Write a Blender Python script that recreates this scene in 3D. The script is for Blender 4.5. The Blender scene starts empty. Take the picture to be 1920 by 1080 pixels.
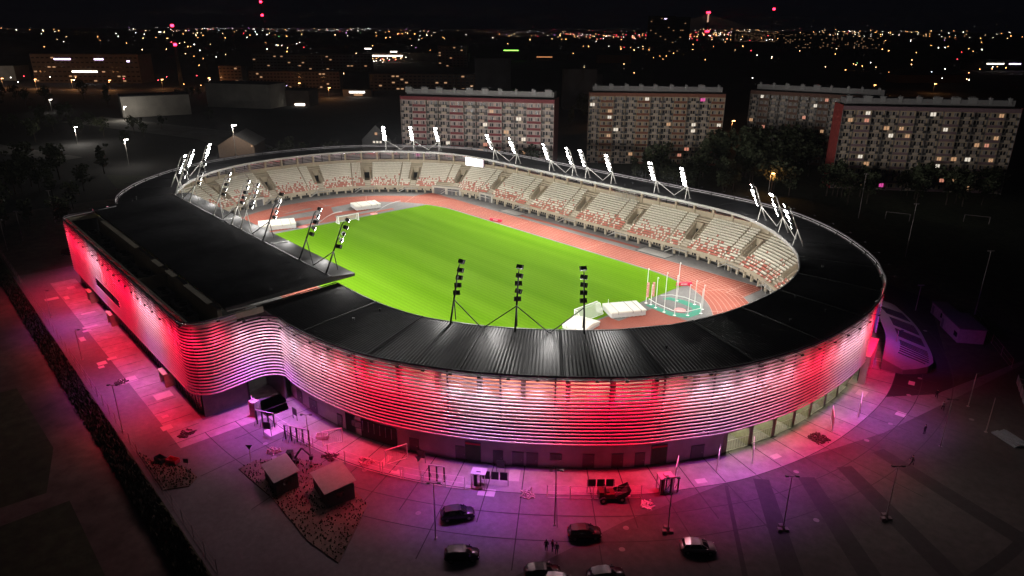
import bpy, bmesh, math, random
from mathutils import Vector, Matrix
rnd = random.Random(7)
R = math.radians
sc = bpy.context.scene
COL = sc.collection

# ------------------------------------------------------------------ camera, world, exposure
CAM = Vector((148.518, -108.740, 60.803))
FW = Vector((-0.7428, 0.6695, 0)); RT = Vector((0.6695, 0.7428, 0))
cam = bpy.data.cameras.new('camera'); co = bpy.data.objects.new('camera', cam); COL.objects.link(co)
pitch, roll = 0.3603, -0.0046
f = (FW * math.cos(pitch) - Vector((0, 0, 1)) * math.sin(pitch)).normalized()
up = (FW * math.sin(pitch) + Vector((0, 0, 1)) * math.cos(pitch)).normalized()
rt = f.cross(up)
M = Matrix((rt, up, -f)).transposed() @ Matrix.Rotation(-roll, 3, 'Z')
co.matrix_world = Matrix.Translation(CAM) @ M.to_4x4()
cam.sensor_width = 36; cam.lens = 1302.7 / 1920 * 36
cam.clip_start = 1; cam.clip_end = 40000
sc.camera = co

w = bpy.data.worlds.new('World'); sc.world = w; w.use_nodes = True
wn = w.node_tree.nodes; wl = w.node_tree.links
sky = wn.new('ShaderNodeTexSky'); sky.sky_type = 'NISHITA'; sky.sun_disc = False
sky.sun_elevation = R(-4); sky.sun_rotation = R(200)
bgn = wn['Background']
# night sky: a trace of the twilight sky over a flat city-lit dark blue
mixn = wn.new('ShaderNodeMixRGB'); mixn.blend_type = 'ADD'; mixn.inputs[0].default_value = 0.02
mixn.inputs[1].default_value = (0.0135, 0.0145, 0.0260, 1)
wl.new(sky.outputs[0], mixn.inputs[2]); wl.new(mixn.outputs[0], bgn.inputs[0])
bgn.inputs[1].default_value = 0.10
sl = bpy.data.lights.new('moon', 'SUN'); sl.energy = 0.006; sl.angle = R(12); sl.color = (0.85, 0.8, 1)
so = bpy.data.objects.new('moon', sl); COL.objects.link(so); so.rotation_euler = (R(35), R(10), R(60))
vs = sc.view_settings; vs.view_transform = 'Standard'; vs.look = 'None'; vs.gamma = 1; vs.exposure = 0
vs.use_curve_mapping = False
try:
    sc.cycles.use_denoising = True; sc.cycles.denoiser = 'OPENIMAGEDENOISE'
    sc.cycles.use_light_tree = True; sc.cycles.max_bounces = 4; sc.cycles.diffuse_bounces = 2
    sc.cycles.glossy_bounces = 2; sc.cycles.sample_clamp_indirect = 4; sc.cycles.caustics_reflective = False
except Exception: pass

def cf(r, fw, z=0):            # right / forward metres from the drone's spot to scene coordinates
    p = CAM + RT * r + FW * fw
    return Vector((p.x, p.y, z))

# ------------------------------------------------------------------ materials
MC = {}
def mat(name, col, rough=0.8, metal=0.0, var=0.15, scale=1.5, bump=0.0, emit=None, es=0.0, spec=0.5, sampled=False, bscale=None, col2=None, big=None):
    if name in MC: return MC[name]
    m = bpy.data.materials.new(name); m.use_nodes = True; MC[name] = m
    nt = m.node_tree; N = nt.nodes; L = nt.links
    b = N['Principled BSDF']
    b.inputs['Roughness'].default_value = rough; b.inputs['Metallic'].default_value = metal
    b.inputs['Specular IOR Level'].default_value = spec
    b.inputs['Base Color'].default_value = (*col, 1)
    if emit:
        b.inputs['Emission Color'].default_value = (*emit, 1); b.inputs['Emission Strength'].default_value = es
        if not sampled: m.cycles.emission_sampling = 'NONE'
    if var > 0:
        g = N.new('ShaderNodeNewGeometry')
        n1 = N.new('ShaderNodeTexNoise'); n1.inputs['Scale'].default_value = scale; n1.inputs['Detail'].default_value = 6
        n1.inputs['Roughness'].default_value = 0.65
        L.new(g.outputs['Position'], n1.inputs['Vector'])
        r = N.new('ShaderNodeValToRGB')
        r.color_ramp.elements[0].position = 0.3; r.color_ramp.elements[1].position = 0.7
        c2 = col2 or [min(1, c * (1 + var)) for c in col]
        r.color_ramp.elements[0].color = (*[c * (1 - var) for c in col], 1)
        r.color_ramp.elements[1].color = (*c2, 1)
        L.new(n1.outputs['Fac'], r.inputs[0])
        out = r.outputs[0]
        if big:
            n2 = N.new('ShaderNodeTexNoise'); n2.inputs['Scale'].default_value = big[0]; n2.inputs['Detail'].default_value = 4
            L.new(g.outputs['Position'], n2.inputs['Vector'])
            mr = N.new('ShaderNodeMapRange'); mr.inputs[1].default_value = 0.35; mr.inputs[2].default_value = 0.65
            mr.inputs[3].default_value = 1 - big[1]; mr.inputs[4].default_value = 1 + big[1]
            L.new(n2.outputs['Fac'], mr.inputs[0])
            mx = N.new('ShaderNodeMixRGB'); mx.blend_type = 'MULTIPLY'; mx.inputs[0].default_value = 1
            L.new(out, mx.inputs[1]); L.new(mr.outputs[0], mx.inputs[2]); out = mx.outputs[0]
        L.new(out, b.inputs['Base Color'])
        if bump:
            nb = N.new('ShaderNodeTexNoise'); nb.inputs['Scale'].default_value = bscale or scale * 6; nb.inputs['Detail'].default_value = 4
            L.new(g.outputs['Position'], nb.inputs['Vector'])
            bp = N.new('ShaderNodeBump'); bp.inputs['Strength'].default_value = bump
            L.new(nb.outputs['Fac'], bp.inputs['Height']); L.new(bp.outputs[0], b.inputs['Normal'])
    return m

concrete = mat('concrete_paving', (0.23, 0.22, 0.22), 0.85, var=0.22, scale=0.8, bump=0.3, big=(0.12, 0.25))
asphalt = mat('asphalt', (0.105, 0.10, 0.105), 0.8, var=0.2, scale=1.2, bump=0.3, big=(0.06, 0.3))
asphalt_d = mat('dark_asphalt', (0.055, 0.050, 0.05), 0.9, var=0.25, scale=0.9, bump=0.3, big=(0.05, 0.35))
soil = mat('bare_soil', (0.10, 0.075, 0.06), 0.95, var=0.4, scale=0.35, bump=0.5, big=(0.03, 0.5))
grassd = mat('dark_grass', (0.035, 0.045, 0.02), 0.95, var=0.45, scale=0.5, bump=0.6, big=(0.02, 0.5))
farland = mat('far_land', (0.020, 0.020, 0.020), 0.95, var=0.5, scale=0.02, big=(0.004, 0.5))
beige = mat('beige_concrete', (0.42, 0.365, 0.27), 0.8, var=0.10, scale=0.7, big=(0.15, 0.10))
beige_d = mat('beige_wall_shade', (0.40, 0.35, 0.27), 0.85, var=0.10, scale=0.7)
greywall = mat('grey_wall', (0.55, 0.52, 0.53), 0.8, var=0.12, scale=0.4, big=(0.1, 0.15))
doorm = mat('grey_door', (0.12, 0.115, 0.12), 0.5, var=0.1)
roofm = mat('black_roof_metal', (0.042, 0.042, 0.044), 0.42, metal=0.0, var=0.25, scale=0.5, spec=0.55, big=(0.08, 0.3))
roofin = mat('pale_roof_strip', (0.045, 0.045, 0.045), 0.42, metal=0.2, var=0.12, scale=0.6, big=(0.2, 0.3))
steel = mat('galvanised_steel', (0.50, 0.49, 0.46), 0.5, metal=0.3, var=0.1)
steeld = mat('dark_steel', (0.03, 0.03, 0.032), 0.5, metal=0.2, var=0.1)
louvm = mat('white_louvre_aluminium', (0.66, 0.64, 0.65), 0.42, metal=0.15, var=0.06, scale=0.6)
seatw = mat('white_seat_plastic', (0.78, 0.75, 0.64), 0.45, var=0.14, scale=2.3)
seatr = mat('red_seat_plastic', (0.56, 0.20, 0.15), 0.45, var=0.25, scale=2.3)
trackm = mat('red_track', (0.25, 0.058, 0.034), 0.85, var=0.12, scale=2.0, big=(0.08, 0.12))
rubber = mat('grey_sports_surface', (0.145, 0.14, 0.135), 0.85, var=0.15, scale=1.0, big=(0.07, 0.2))
linem = mat('white_line_paint', (0.50, 0.28, 0.23), 0.6, var=0.05)
matm = mat('white_mat_cover', (0.66, 0.65, 0.58), 0.7, var=0.06, scale=1.0, bump=0.3, bscale=1.2)
matg = mat('grey_mat_side', (0.45, 0.45, 0.44), 0.7, var=0.06)
white = mat('white_painted_metal', (0.78, 0.78, 0.76), 0.5, var=0.04)
redm = mat('red_banner', (0.65, 0.02, 0.07), 0.6, var=0.1)
greenf = mat('green_safety_surface', (0.02, 0.22, 0.14), 0.8, var=0.1)
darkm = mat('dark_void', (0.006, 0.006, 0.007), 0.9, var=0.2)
glassd = mat('dark_glass', (0.015, 0.017, 0.02), 0.08, var=0, spec=0.7)
tyre = mat('tyre_rubber', (0.02, 0.02, 0.02), 0.85, var=0.1)
leaf = mat('tree_leaves', (0.045, 0.055, 0.025), 0.8, var=0.45, scale=0.4)
bark = mat('tree_bark', (0.06, 0.045, 0.035), 0.9, var=0.3, scale=2)

def grass_material():
    m = bpy.data.materials.new('mown_pitch_grass'); m.use_nodes = True
    nt = m.node_tree; N = nt.nodes; L = nt.links; b = N['Principled BSDF']
    b.inputs['Roughness'].default_value = 0.9; b.inputs['Specular IOR Level'].default_value = 0.02
    g = N.new('ShaderNodeNewGeometry'); sp = N.new('ShaderNodeSeparateXYZ'); L.new(g.outputs['Position'], sp.inputs[0])
    # broad uneven bands along the pitch plus fine mower lines
    cb = N.new('ShaderNodeCombineXYZ')
    mx_ = N.new('ShaderNodeMath'); mx_.operation = 'MULTIPLY'; mx_.inputs[1].default_value = 0.006; L.new(sp.outputs[0], mx_.inputs[0])
    my_ = N.new('ShaderNodeMath'); my_.operation = 'MULTIPLY'; my_.inputs[1].default_value = 0.09; L.new(sp.outputs[1], my_.inputs[0])
    L.new(mx_.outputs[0], cb.inputs[0]); L.new(my_.outputs[0], cb.inputs[1])
    n1 = N.new('ShaderNodeTexNoise'); n1.inputs['Scale'].default_value = 1.6; n1.inputs['Detail'].default_value = 1.5; L.new(cb.outputs[0], n1.inputs['Vector'])
    r1 = N.new('ShaderNodeValToRGB'); e = r1.color_ramp.elements
    e[0].position = 0.36; e[0].color = (0.088, 0.205, 0.003, 1); e[1].position = 0.62; e[1].color = (0.112, 0.240, 0.008, 1)
    L.new(n1.outputs['Fac'], r1.inputs[0])
    wv = N.new('ShaderNodeTexWave'); wv.bands_direction = 'Y'; wv.inputs['Scale'].default_value = 0.27; wv.inputs['Distortion'].default_value = 1.2
    wv.inputs['Detail'].default_value = 2; wv.inputs['Detail Scale'].default_value = 0.3
    L.new(g.outputs['Position'], wv.inputs['Vector'])
    n2 = N.new('ShaderNodeTexNoise'); n2.inputs['Scale'].default_value = 2.5; n2.inputs['Detail'].default_value = 5; L.new(g.outputs['Position'], n2.inputs['Vector'])
    m1 = N.new('ShaderNodeMapRange'); m1.inputs[3].default_value = 0.93; m1.inputs[4].default_value = 1.05; L.new(wv.outputs['Fac'], m1.inputs[0])
    m2 = N.new('ShaderNodeMapRange'); m2.inputs[3].default_value = 0.84; m2.inputs[4].default_value = 1.16; L.new(n2.outputs['Fac'], m2.inputs[0])
    mm = N.new('ShaderNodeMath'); mm.operation = 'MULTIPLY'; L.new(m1.outputs[0], mm.inputs[0]); L.new(m2.outputs[0], mm.inputs[1])
    mx = N.new('ShaderNodeMixRGB'); mx.blend_type = 'MULTIPLY'; mx.inputs[0].default_value = 1
    L.new(r1.outputs[0], mx.inputs[1]); L.new(mm.outputs[0], mx.inputs[2]); L.new(mx.outputs[0], b.inputs['Base Color'])
    return m
grassm = grass_material()

# ------------------------------------------------------------------ mesh helpers
class MB:
    def __init__(s): s.v = []; s.f = []; s.m = []; s.k = 0
    def quad(s, a, b, c, d):
        n = len(s.v); s.v += [tuple(a), tuple(b), tuple(c), tuple(d)]; s.f.append((n, n+1, n+2, n+3)); s.m.append(s.k)
    def poly(s, pts):
        n = len(s.v); s.v += [tuple(p) for p in pts]; s.f.append(tuple(range(n, n+len(pts)))); s.m.append(s.k)
    def box(s, x0, y0, z0, x1, y1, z1, T=None):
        P = [(x0,y0,z0),(x1,y0,z0),(x1,y1,z0),(x0,y1,z0),(x0,y0,z1),(x1,y0,z1),(x1,y1,z1),(x0,y1,z1)]
        if T is not None: P = [tuple(T @ Vector(p)) for p in P]
        n = len(s.v); s.v += P
        for q in ((3,2,1,0),(4,5,6,7),(0,1,5,4),(1,2,6,5),(2,3,7,6),(3,0,4,7)):
            s.f.append(tuple(n+i for i in q)); s.m.append(s.k)
    def tube(s, a, b, r, n=6, r2=None, caps=True):
        a = Vector(a); b = Vector(b); d = (b-a).normalized()
        u = d.orthogonal().normalized(); w_ = d.cross(u); r2 = r if r2 is None else r2
        k = len(s.v)
        for p, rr in ((a, r), (b, r2)):
            for i in range(n):
                t = 2*math.pi*i/n; s.v.append(tuple(p + (u*math.cos(t)+w_*math.sin(t))*rr))
        for i in range(n):
            j = (i+1) % n; s.f.append((k+i, k+j, k+n+j, k+n+i)); s.m.append(s.k)
        if caps:
            s.f.append(tuple(k+i for i in reversed(range(n)))); s.m.append(s.k)
            s.f.append(tuple(k+n+i for i in range(n))); s.m.append(s.k)
    def path(s, pts, r, n=6):
        for a, b in zip(pts[:-1], pts[1:]): s.tube(a, b, r, n, caps=False)
    def prism(s, poly, z0, z1):
        n = len(poly); k = len(s.v)
        s.v += [(p[0], p[1], z0) for p in poly] + [(p[0], p[1], z1) for p in poly]
        s.f.append(tuple(k+i for i in reversed(range(n)))); s.m.append(s.k)
        s.f.append(tuple(k+n+i for i in range(n))); s.m.append(s.k)
        for i in range(n):
            j = (i+1) % n; s.f.append((k+i, k+j, k+n+j, k+n+i)); s.m.append(s.k)
    def grid(s, rows, closed=False):
        k = len(s.v); n = len(rows[0])
        for r in rows: s.v += [tuple(p) for p in r]
        for i in range(len(rows)-1):
            for j in range(n if closed else n-1):
                jj = (j+1) % n
                s.f.append((k+i*n+j, k+i*n+jj, k+(i+1)*n+jj, k+(i+1)*n+j)); s.m.append(s.k)
    def mesh(s, name, mats, smooth=False):
        me = bpy.data.meshes.new(name); me.from_pydata(s.v, [], s.f)
        if not isinstance(mats, (list, tuple)): mats = [mats]
        for m_ in mats: me.materials.append(m_)
        if len(mats) > 1: me.polygons.foreach_set('material_index', s.m)
        if smooth: me.polygons.foreach_set('use_smooth', [True]*len(s.f))
        me.update(); return me
    def obj(s, name, mats, parent=None, smooth=False, loc=None, **kw):
        return mk(name, s.mesh(name, mats, smooth), parent, loc, **kw)

def mk(name, me, parent=None, loc=None, rotz=None, label=None, cat=None, group=None, kind=None):
    o = bpy.data.objects.new(name, me); COL.objects.link(o)
    if parent is not None: o.parent = parent
    if loc is not None: o.location = loc
    if rotz is not None: o.rotation_euler = (0, 0, rotz)
    if label: o['label'] = label
    if cat: o['category'] = cat
    if group: o['group'] = group
    if kind: o['kind'] = kind
    return o
def thing(name, label, cat, loc=(0, 0, 0), rotz=0, group=None):
    return mk(name, None, None, loc, rotz, label, cat, group)
def copy_tree(o, parent=None, loc=None, rotz=None, label=None, scale=None):
    c = o.copy(); COL.objects.link(c)
    if parent is not None: c.parent = parent
    for ch in o.children: copy_tree(ch, c)
    if loc is not None: c.location = loc
    if rotz is not None: c.rotation_euler = (0, 0, rotz)
    if label: c['label'] = label
    if scale: c.scale = scale
    return c
def sheet(name, poly, z, m, kind='structure', parent=None):
    b = MB(); b.poly([(p[0], p[1], z) for p in poly]); return b.obj(name, m, parent, kind=kind)

# ------------------------------------------------------------------ the ring outline (roof edge)
Q = [(108,0),(107.2,12.5),(104.2,24.5),(100.6,32),(95.6,40),(86.2,50),(77,57.2),(67,62.6),(57,65.4),(46,66.5),(30,66.6)]
ctrl = Q + [(0,66.6)] + [(-x, y) for x, y in reversed(Q)]
ctrl = ctrl + [(x, -y) for x, y in reversed(ctrl[1:-1])]
def catmull(P, n=12):
    out = []; m_ = len(P)
    for i in range(m_):
        p0, p1, p2, p3 = [Vector(P[(i+k) % m_]) for k in (-1, 0, 1, 2)]
        for j in range(n):
            t = j/n
            out.append(0.5*((2*p1)+(p2-p0)*t+(2*p0-5*p1+4*p2-p3)*t*t+(3*p1-p0-3*p2+p3)*t**3))
    return out
raw = catmull(ctrl)
cum = [0]
for i in range(len(raw)): cum.append(cum[-1]+(raw[(i+1) % len(raw)]-raw[i]).length)
PER = cum[-1]
import bisect
def rp(s):
    s = s % PER; i = max(0, min(len(raw)-1, bisect.bisect_right(cum, s)-1))
    t = (s-cum[i])/(cum[i+1]-cum[i]); return raw[i].lerp(raw[(i+1) % len(raw)], t)
def rn(s):
    d = rp(s+1.5)-rp(s-1.5); return Vector((d.y, -d.x)).normalized()
def ring(s, off=0, z=0):
    p = rp(s)+rn(s)*off; return Vector((p.x, p.y, z))
def s_of(x, y):
    best = min(range(len(raw)), key=lambda i: (raw[i].x-x)**2+(raw[i].y-y)**2); return cum[best]
def rotz_in(s):     # rotation that turns local +Y to point inward
    n = -rn(s); return math.atan2(n.y, n.x)-math.pi/2
S0 = s_of(36, -66.6); S1 = s_of(-49, -66.6)
if S0 > S1: pass
LEN = (S1-S0) % PER     # travelling from S0 through the east, north and west to S1

# ------------------------------------------------------------------ ground
b = MB(); b.poly([(-14000,-14000,-0.03),(14000,-14000,-0.03),(14000,14000,-0.03),(-14000,14000,-0.03)])
b.obj('ground', farland, kind='structure')
def ringpoly(off, n=160): return [ring(PER*i/n, off, 0) for i in range(n)]
def ringband(name, o0, o1, z, m, sa=0, sb=None, n=200, kind='structure'):
    sb = PER if sb is None else sb
    b = MB(); b.grid([[ring(sa+(sb-sa)*i/n, o0, z) for i in range(n+1)], [ring(sa+(sb-sa)*i/n, o1, z) for i in range(n+1)]])
    return b.obj(name, m, kind=kind)
sheet('field', [(-160,-170),(80,-170),(80,-94.8),(-160,-94.8)], -0.006, soil)
for i, pl in enumerate([[(-120,-135),(-20,-138),(-14,-108),(-24,-104),(-115,-103)], [(8,-128),(44,-132),(46,-103),(34,-100),(8,-101)], [(50,-120),(74,-122),(74,-101),(50,-101)], [(-16,-165),(60,-166),(60,-138),(-8,-140)]]):
    sheet('grass_patch', pl, 0.002, grassd)
sheet('verge', [(-160,-94.8),(86,-94.8),(86,-91.6),(-160,-91.6)], 0.0, grassd)
sheet('plaza', [(-62,-91.6),(150,-91.6),(150,60),(128,62),(118,20),(60,-60),(-62,-60)], 0.0, asphalt)
sheet('side_yard', [(-140,-91.6),(-62.01,-91.6),(-62.01,-40),(-140,-40)], -0.004, soil)
sheet('car_park', [(107.5,-30),(103,-48),(96,-100),(190,-100),(190,40),(128,62),(121,22),(117,0)], 0.004, asphalt_d)
sheet('grounds', [(-190,-40),(-100,-50),(-100,140),(-30,230),(160,330),(300,260),(200,40),(121,22),(100,70),(60,80),(-60,80)], -0.012, grassd)
# paving rings (a light concrete apron with slab courses near the wall)
ringband('pavement', -1.3, 5.2, 0.010, concrete, S0, S0+190)
jm = mat('joint_dirt', (0.03, 0.028, 0.03), 0.9, var=0.3, scale=2)
b = MB()
for k in range(44):
    s = S0+8+k*4.6; d = (rp(s+1)-rp(s-1)).normalized()*0.07; d = Vector((d.x, d.y, 0))
    for o0, o1 in ((-1.2, 5.1), (5.3, 12 if k % 2 else 20)):
        p, q = ring(s, o0, .028), ring(s, o1, .028); b.quad(p-d, q-d, q+d, p+d)
for o in (5.2, 9.6, 14.5):
    n = 170; b.grid([[ring(S0+8+185*i/n, o, .031) for i in range(n+1)], [ring(S0+8+185*i/n, o+.13, .031) for i in range(n+1)]])
for i in range(24): x = -46+i*3.8; b.quad((x,-85.4,.028),(x+.12,-85.4,.028),(x+.12,-80.8,.028),(x,-80.8,.028))
b.obj('paving_joints', jm, kind='structure')
for k in range(22):
    p = ring(S0+10+rnd.uniform(0,180), rnd.uniform(2,19), .03); b = MB(); b.prism([(p.x+.4*math.cos(t*.6283), p.y+.4*math.sin(t*.6283)) for t in range(10)], .026, .036); b.obj('manhole_cover', mat('manhole_iron',(.16,.15,.15),.6,var=.2), label='round manhole cover set in the paving round the stadium', cat='manhole cover', group='manhole covers in the paving')
sheet('pavement', [(-50,-80),(41,-80),(41,-85.5),(-50,-85.5)], 0.008, concrete)
sheet('pavement', [(41.01,-85.5),(47,-85.5),(47,-68),(41.01,-66)], 0.010, concrete)
# radial bands of cast shadow painted on the car park, and kerb lines
for (x0,y0),(x1,y1),w0 in [((110.3,-25.9),(137,-57.3),2.2),((114.4,-20.6),(150,-52.8),2.4),((116.9,-13.9),(152,-37.4),2.4),((118.5,-5.8),(155,-18),2.4),((107.8,-31),(124,-51),0.5)]:
    d = Vector((x1-x0, y1-y0)).normalized(); n = Vector((-d.y, d.x))
    a = Vector((x0,y0)); c = Vector((x1,y1))
    m_ = mat('shadow_and_kerb_asphalt', (0.030,0.027,0.030), 0.9, var=0.2, scale=1.0)
    sheet('lane', [a-n*w0*.5, c-n*w0*.7, c+n*w0*.7, a+n*w0*.5], 0.014, m_)  # each shadow band is laid as a dark sheet
for r0 in (31, 41, 52):
    ringband('kerb_line', r0, r0+1.4, 0.018, mat('shadow_and_kerb_asphalt',(0.030,0.027,0.030)), s_of(96,-38), s_of(108,8)+PER, 60)

# slab patches on the apron: pale repaired slabs
slabm = mat('pale_slab', (0.38,0.36,0.35), 0.8, var=0.1, scale=1)
for k in range(34):
    if k < 20:
        s = S0+8+rnd.uniform(0,170); off = rnd.uniform(1.2, 9); T = Matrix.Translation(ring(s, off, 0)) @ Matrix.Rotation(rotz_in(s), 4, 'Z')
    else:
        T = Matrix.Translation(Vector((rnd.uniform(-45,40), rnd.uniform(-88,-82), 0)))
    b = MB(); ww = rnd.choice((0.5,0.8,1.2)); hh = rnd.choice((0.5,0.8,1.4))
    b.box(-ww,-hh,0.0,ww,hh,0.024, T); b.obj('paving_slab', slabm, kind='structure')

# ------------------------------------------------------------------ infield: apron, track, lines, grass
ir = [ring(PER*i/180, -12.9, 0) for i in range(180)]
sheet('infield_apron', ir, 0.012, rubber)
HS = 42.195; RI = 36.5; RO = 46.26
def oval(r, n=48):
    P = []
    for i in range(n+1):
        a = -math.pi/2+math.pi*i/n; P.append((HS+r*math.cos(a), r*math.sin(a)))
    for i in range(n+1):
        a = math.pi/2+math.pi*i/n; P.append((-HS+r*math.cos(a), r*math.sin(a)))
    return P
def band_obj(name, r0, r1, z, m, n=48, kind='structure'):
    A = oval(r0, n); B_ = oval(r1, n); b = MB()
    b.grid([[(*p, z) for p in A]+[(*A[0], z)], [(*p, z) for p in B_]+[(*B_[0], z)]])
    return b.obj(name, m, kind=kind)
band_obj('running_track', RI, RO, 0.017, trackm)
sheet('running_track', [(42,RI+0.2),(70.2,37.2),(70.2,RO),(42,RO)], 0.020, trackm)
sheet('running_track', [(-70,RI+1),(-42,RI+.2),(-42,RO),(-70,RO)], 0.020, trackm)
lane = MB()
for k in range(9):
    r0 = RI+k*1.22-0.05; A = oval(r0); B_ = oval(r0+0.08)
    lane.grid([[(*p, 0.024) for p in A]+[(*A[0], 0.024)], [(*p, 0.024) for p in B_]+[(*B_[0], 0.024)]])
    lane.quad((42,r0,0.0242),(70,r0,0.0242),(70,r0+.1,0.0242),(42,r0+.1,0.0242))
for x in (-57.3,-40.1,-14,18.4,57.3,65.6,69.8):
    for k in range(8):
        lane.quad((x,RI+k*1.22+.1,.028),(x+.14,RI+k*1.22+.1,.028),(x+.14,RI+k*1.22+.95,.028),(x,RI+k*1.22+.95,.028))
for a0 in (0.35,0.7,1.05,-0.3,2.2,2.6,3.0,3.4):
    cx = HS if a0 < 1.6 else -HS; d = Vector((math.cos(a0), math.sin(a0))); n = Vector((-d.y, d.x))*0.06
    p = Vector((cx,0))+d*RI; q = Vector((cx,0))+d*RO
    lane.quad((*(p-n),.029),(*(q-n),.029),(*(q+n),.029),(*(p+n),.029))
lane.obj('lane_lines', linem, kind='stuff', label='thin white lane lines painted on the red running track', cat='lane lines')
gp = [p for p in oval(RI-0.7, 60)]
def clipx(poly, x0, side):
    out = []
    for i in range(len(poly)):
        a = poly[i]; c = poly[(i+1) % len(poly)]
        ia = side*(a[0]-x0) <= 0; ic = side*(c[0]-x0) <= 0
        if ia: out.append(a)
        if ia != ic:
            t = (x0-a[0])/(c[0]-a[0]); out.append((x0, a[1]+t*(c[1]-a[1])))
    return out
pitchp = clipx(clipx(gp, 55.8, 1), -55.6, -1)
pit = sheet('football_pitch', pitchp, 0.030, grassm)
# red and grey areas in the two ends
sheet('high_jump_apron', [(60.1,14.6),(69.6,14.6),(76,0),(72,-18),(60,-26),(56.4,-26),(56.4,-2.4),(56.4,3.2),(59.6,3.2),(59.8,8)], 0.022, trackm)
for pl in ([(-73.0,0.8),(-83.6,-2.5),(-83.9,2.0),(-74.5,5.2),(-60.3,-0.6),(-57.2,-0.4),(-57.2,-6.5),(-63.5,-5.4)],
           [(-70,-22),(-67,-22),(-62,8),(-62.4,14),(-65.5,14)], [(-76,-19),(-73.5,-19),(-75,16),(-78,16)],
           [(-59.5,-25),(-57.8,-25),(-57.6,21),(-59.6,21)]):
    rz0 = globals().get('rz0', 0.0235)+0.0012; sheet('runway', pl, rz0, trackm)
sheet('long_jump_runway', [(-22,47.9),(28.2,49.2),(28.2,50.6),(-22,49.6)], 0.024, trackm)
sandm = mat('damp_sand', (0.26,0.25,0.23), 0.95, var=0.3, scale=3, bump=0.5)
for x0,x1 in ((-31.5,-22.5),(29.2,39.4)):
    sheet('sand_pit', [(x0,47.3),(x1,47.3),(x1,51.8),(x0,51.8)], 0.026, sandm)
    b = MB()
    for q in ((x0-.2,47.1,x1+.2,47.3),(x0-.2,51.8,x1+.2,52.0),(x0-.2,47.3,x0,51.8),(x1,47.3,x1+.2,51.8)): b.box(q[0],q[1],0.012,q[2],q[3],0.10)
    b.obj('pit_kerb', steeld, kind='structure')
# shot circle, seams of the rubber
b = MB(); b.prism([(-57.4+1.5*math.cos(t*.3927), -14+1.5*math.sin(t*.3927)) for t in range(16)], 0.02, 0.05)
b.obj('shot_put_circle', mat('pink_ring_paint',(0.7,0.25,0.25),0.7,var=.15), label='pale red shot put circle by the corner of the grass', cat='throwing circle')
b = MB(); b.prism([(-56.8+1.3*math.cos(t*.3927), 12+1.3*math.sin(t*.3927)) for t in range(16)], 0.02, 0.05)
b.obj('shot_put_circle', MC['pink_ring_paint'], label='pale red shot put circle right of the far goal', cat='throwing circle')

# ------------------------------------------------------------------ the stadium
st = thing('stadium', 'oval athletics stadium with black ribbed roof and white louvred walls lit red and violet', 'stadium')
ZO, ZI, IN = 15.2, 16.0, 14.8
# ring roof, one part per bay, real corrugation
def roof_bay(sa, sb):
    b = MB(); n = max(2, round((sb-sa)/0.28)//2*2)
    rows = []
    for (off, dz) in ((0.15, 0), (-7, 0.42), (-IN, ZI-ZO)):
        row = []
        for i in range(n+1):
            s = sa+(sb-sa)*i/n; rib = 0.11 if (i//1) % 2 else 0.0
            p = ring(s, off, ZO+dz+rib); row.append(p)
        rows.append(row)
    b.grid(rows)
    return b
nb = 34; bl = LEN/nb
for k in range(nb):
    roof_bay(S0+k*bl+0.06, S0+(k+1)*bl-0.06).obj('roof_panel', roofm, st)
# seam caps, soffit and edges
for k in range(0, nb+1):
    b = MB(); s = S0+k*bl; t = ring(s, .1, ZO+.02); q = ring(s, -IN, ZI+.02); d = (ring(s+1,0,0)-ring(s-1,0,0)).normalized()*0.10
    m_ = [ring(s, o, ZO+dz) for o, dz in ((.1,.05),(-7,.5),(-IN,ZI-ZO+.07))]
    for a, c in ((m_[0],m_[1]),(m_[1],m_[2])):
        b.quad(a-d, c-d, c-d+Vector((0,0,.12)), a-d+Vector((0,0,.12))); b.quad(a+d, a+d+Vector((0,0,.12)), c+d+Vector((0,0,.12)), c+d); b.quad(a-d+Vector((0,0,.12)), c-d+Vector((0,0,.12)), c+d+Vector((0,0,.12)), a+d+Vector((0,0,.12)))
    b.obj('roof_seam', steeld, st)
def rg(sa, sb, prof, step=1.0):
    n = max(2, int((sb-sa)/step)); return [[ring(sa+(sb-sa)*i/n, o, z) for i in range(n+1)] for o, z in prof]
b = MB(); b.grid(rg(S0, S0+LEN, [(.1, ZO-.02), (0, ZO-.35), (-7, ZO-.05), (-IN+.1, ZI-.45)])); b.obj('soffit', beige_d, st)
b = MB(); b.grid(rg(S0, S0+LEN, [(-IN+.05, ZI-.5), (-IN-.10, ZI-.48), (-IN-.12, ZI+.14), (-IN+.12, ZI+.14)])); b.obj('inner_gutter', mat('pale_gutter',(0.36,0.36,0.35),0.5,metal=.2,var=.1), st)
b = MB(); b.grid(rg(S0, S0+LEN, [(.0, ZO-.2), (.32, ZO-.2), (.34, ZO+.16), (.1, ZO+.16)])); b.obj('outer_gutter', mat('edge_gutter',(0.16,0.15,0.16),0.5,metal=.2,var=.1), st)
# small roof vents
for k in range(26):
    s = S0+5+rnd.uniform(0, LEN-10); o_ = rnd.uniform(-13, -3)
    p = ring(s, o_, ZO-o_*0.055+.05); b = MB(); b.tube(p, p+Vector((0,0,.35)), .16, 6); b.tube(p+Vector((0,0,.35)), p+Vector((0,0,.5)), .25, 6); b.obj('roof_vent', steeld, st)

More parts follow.
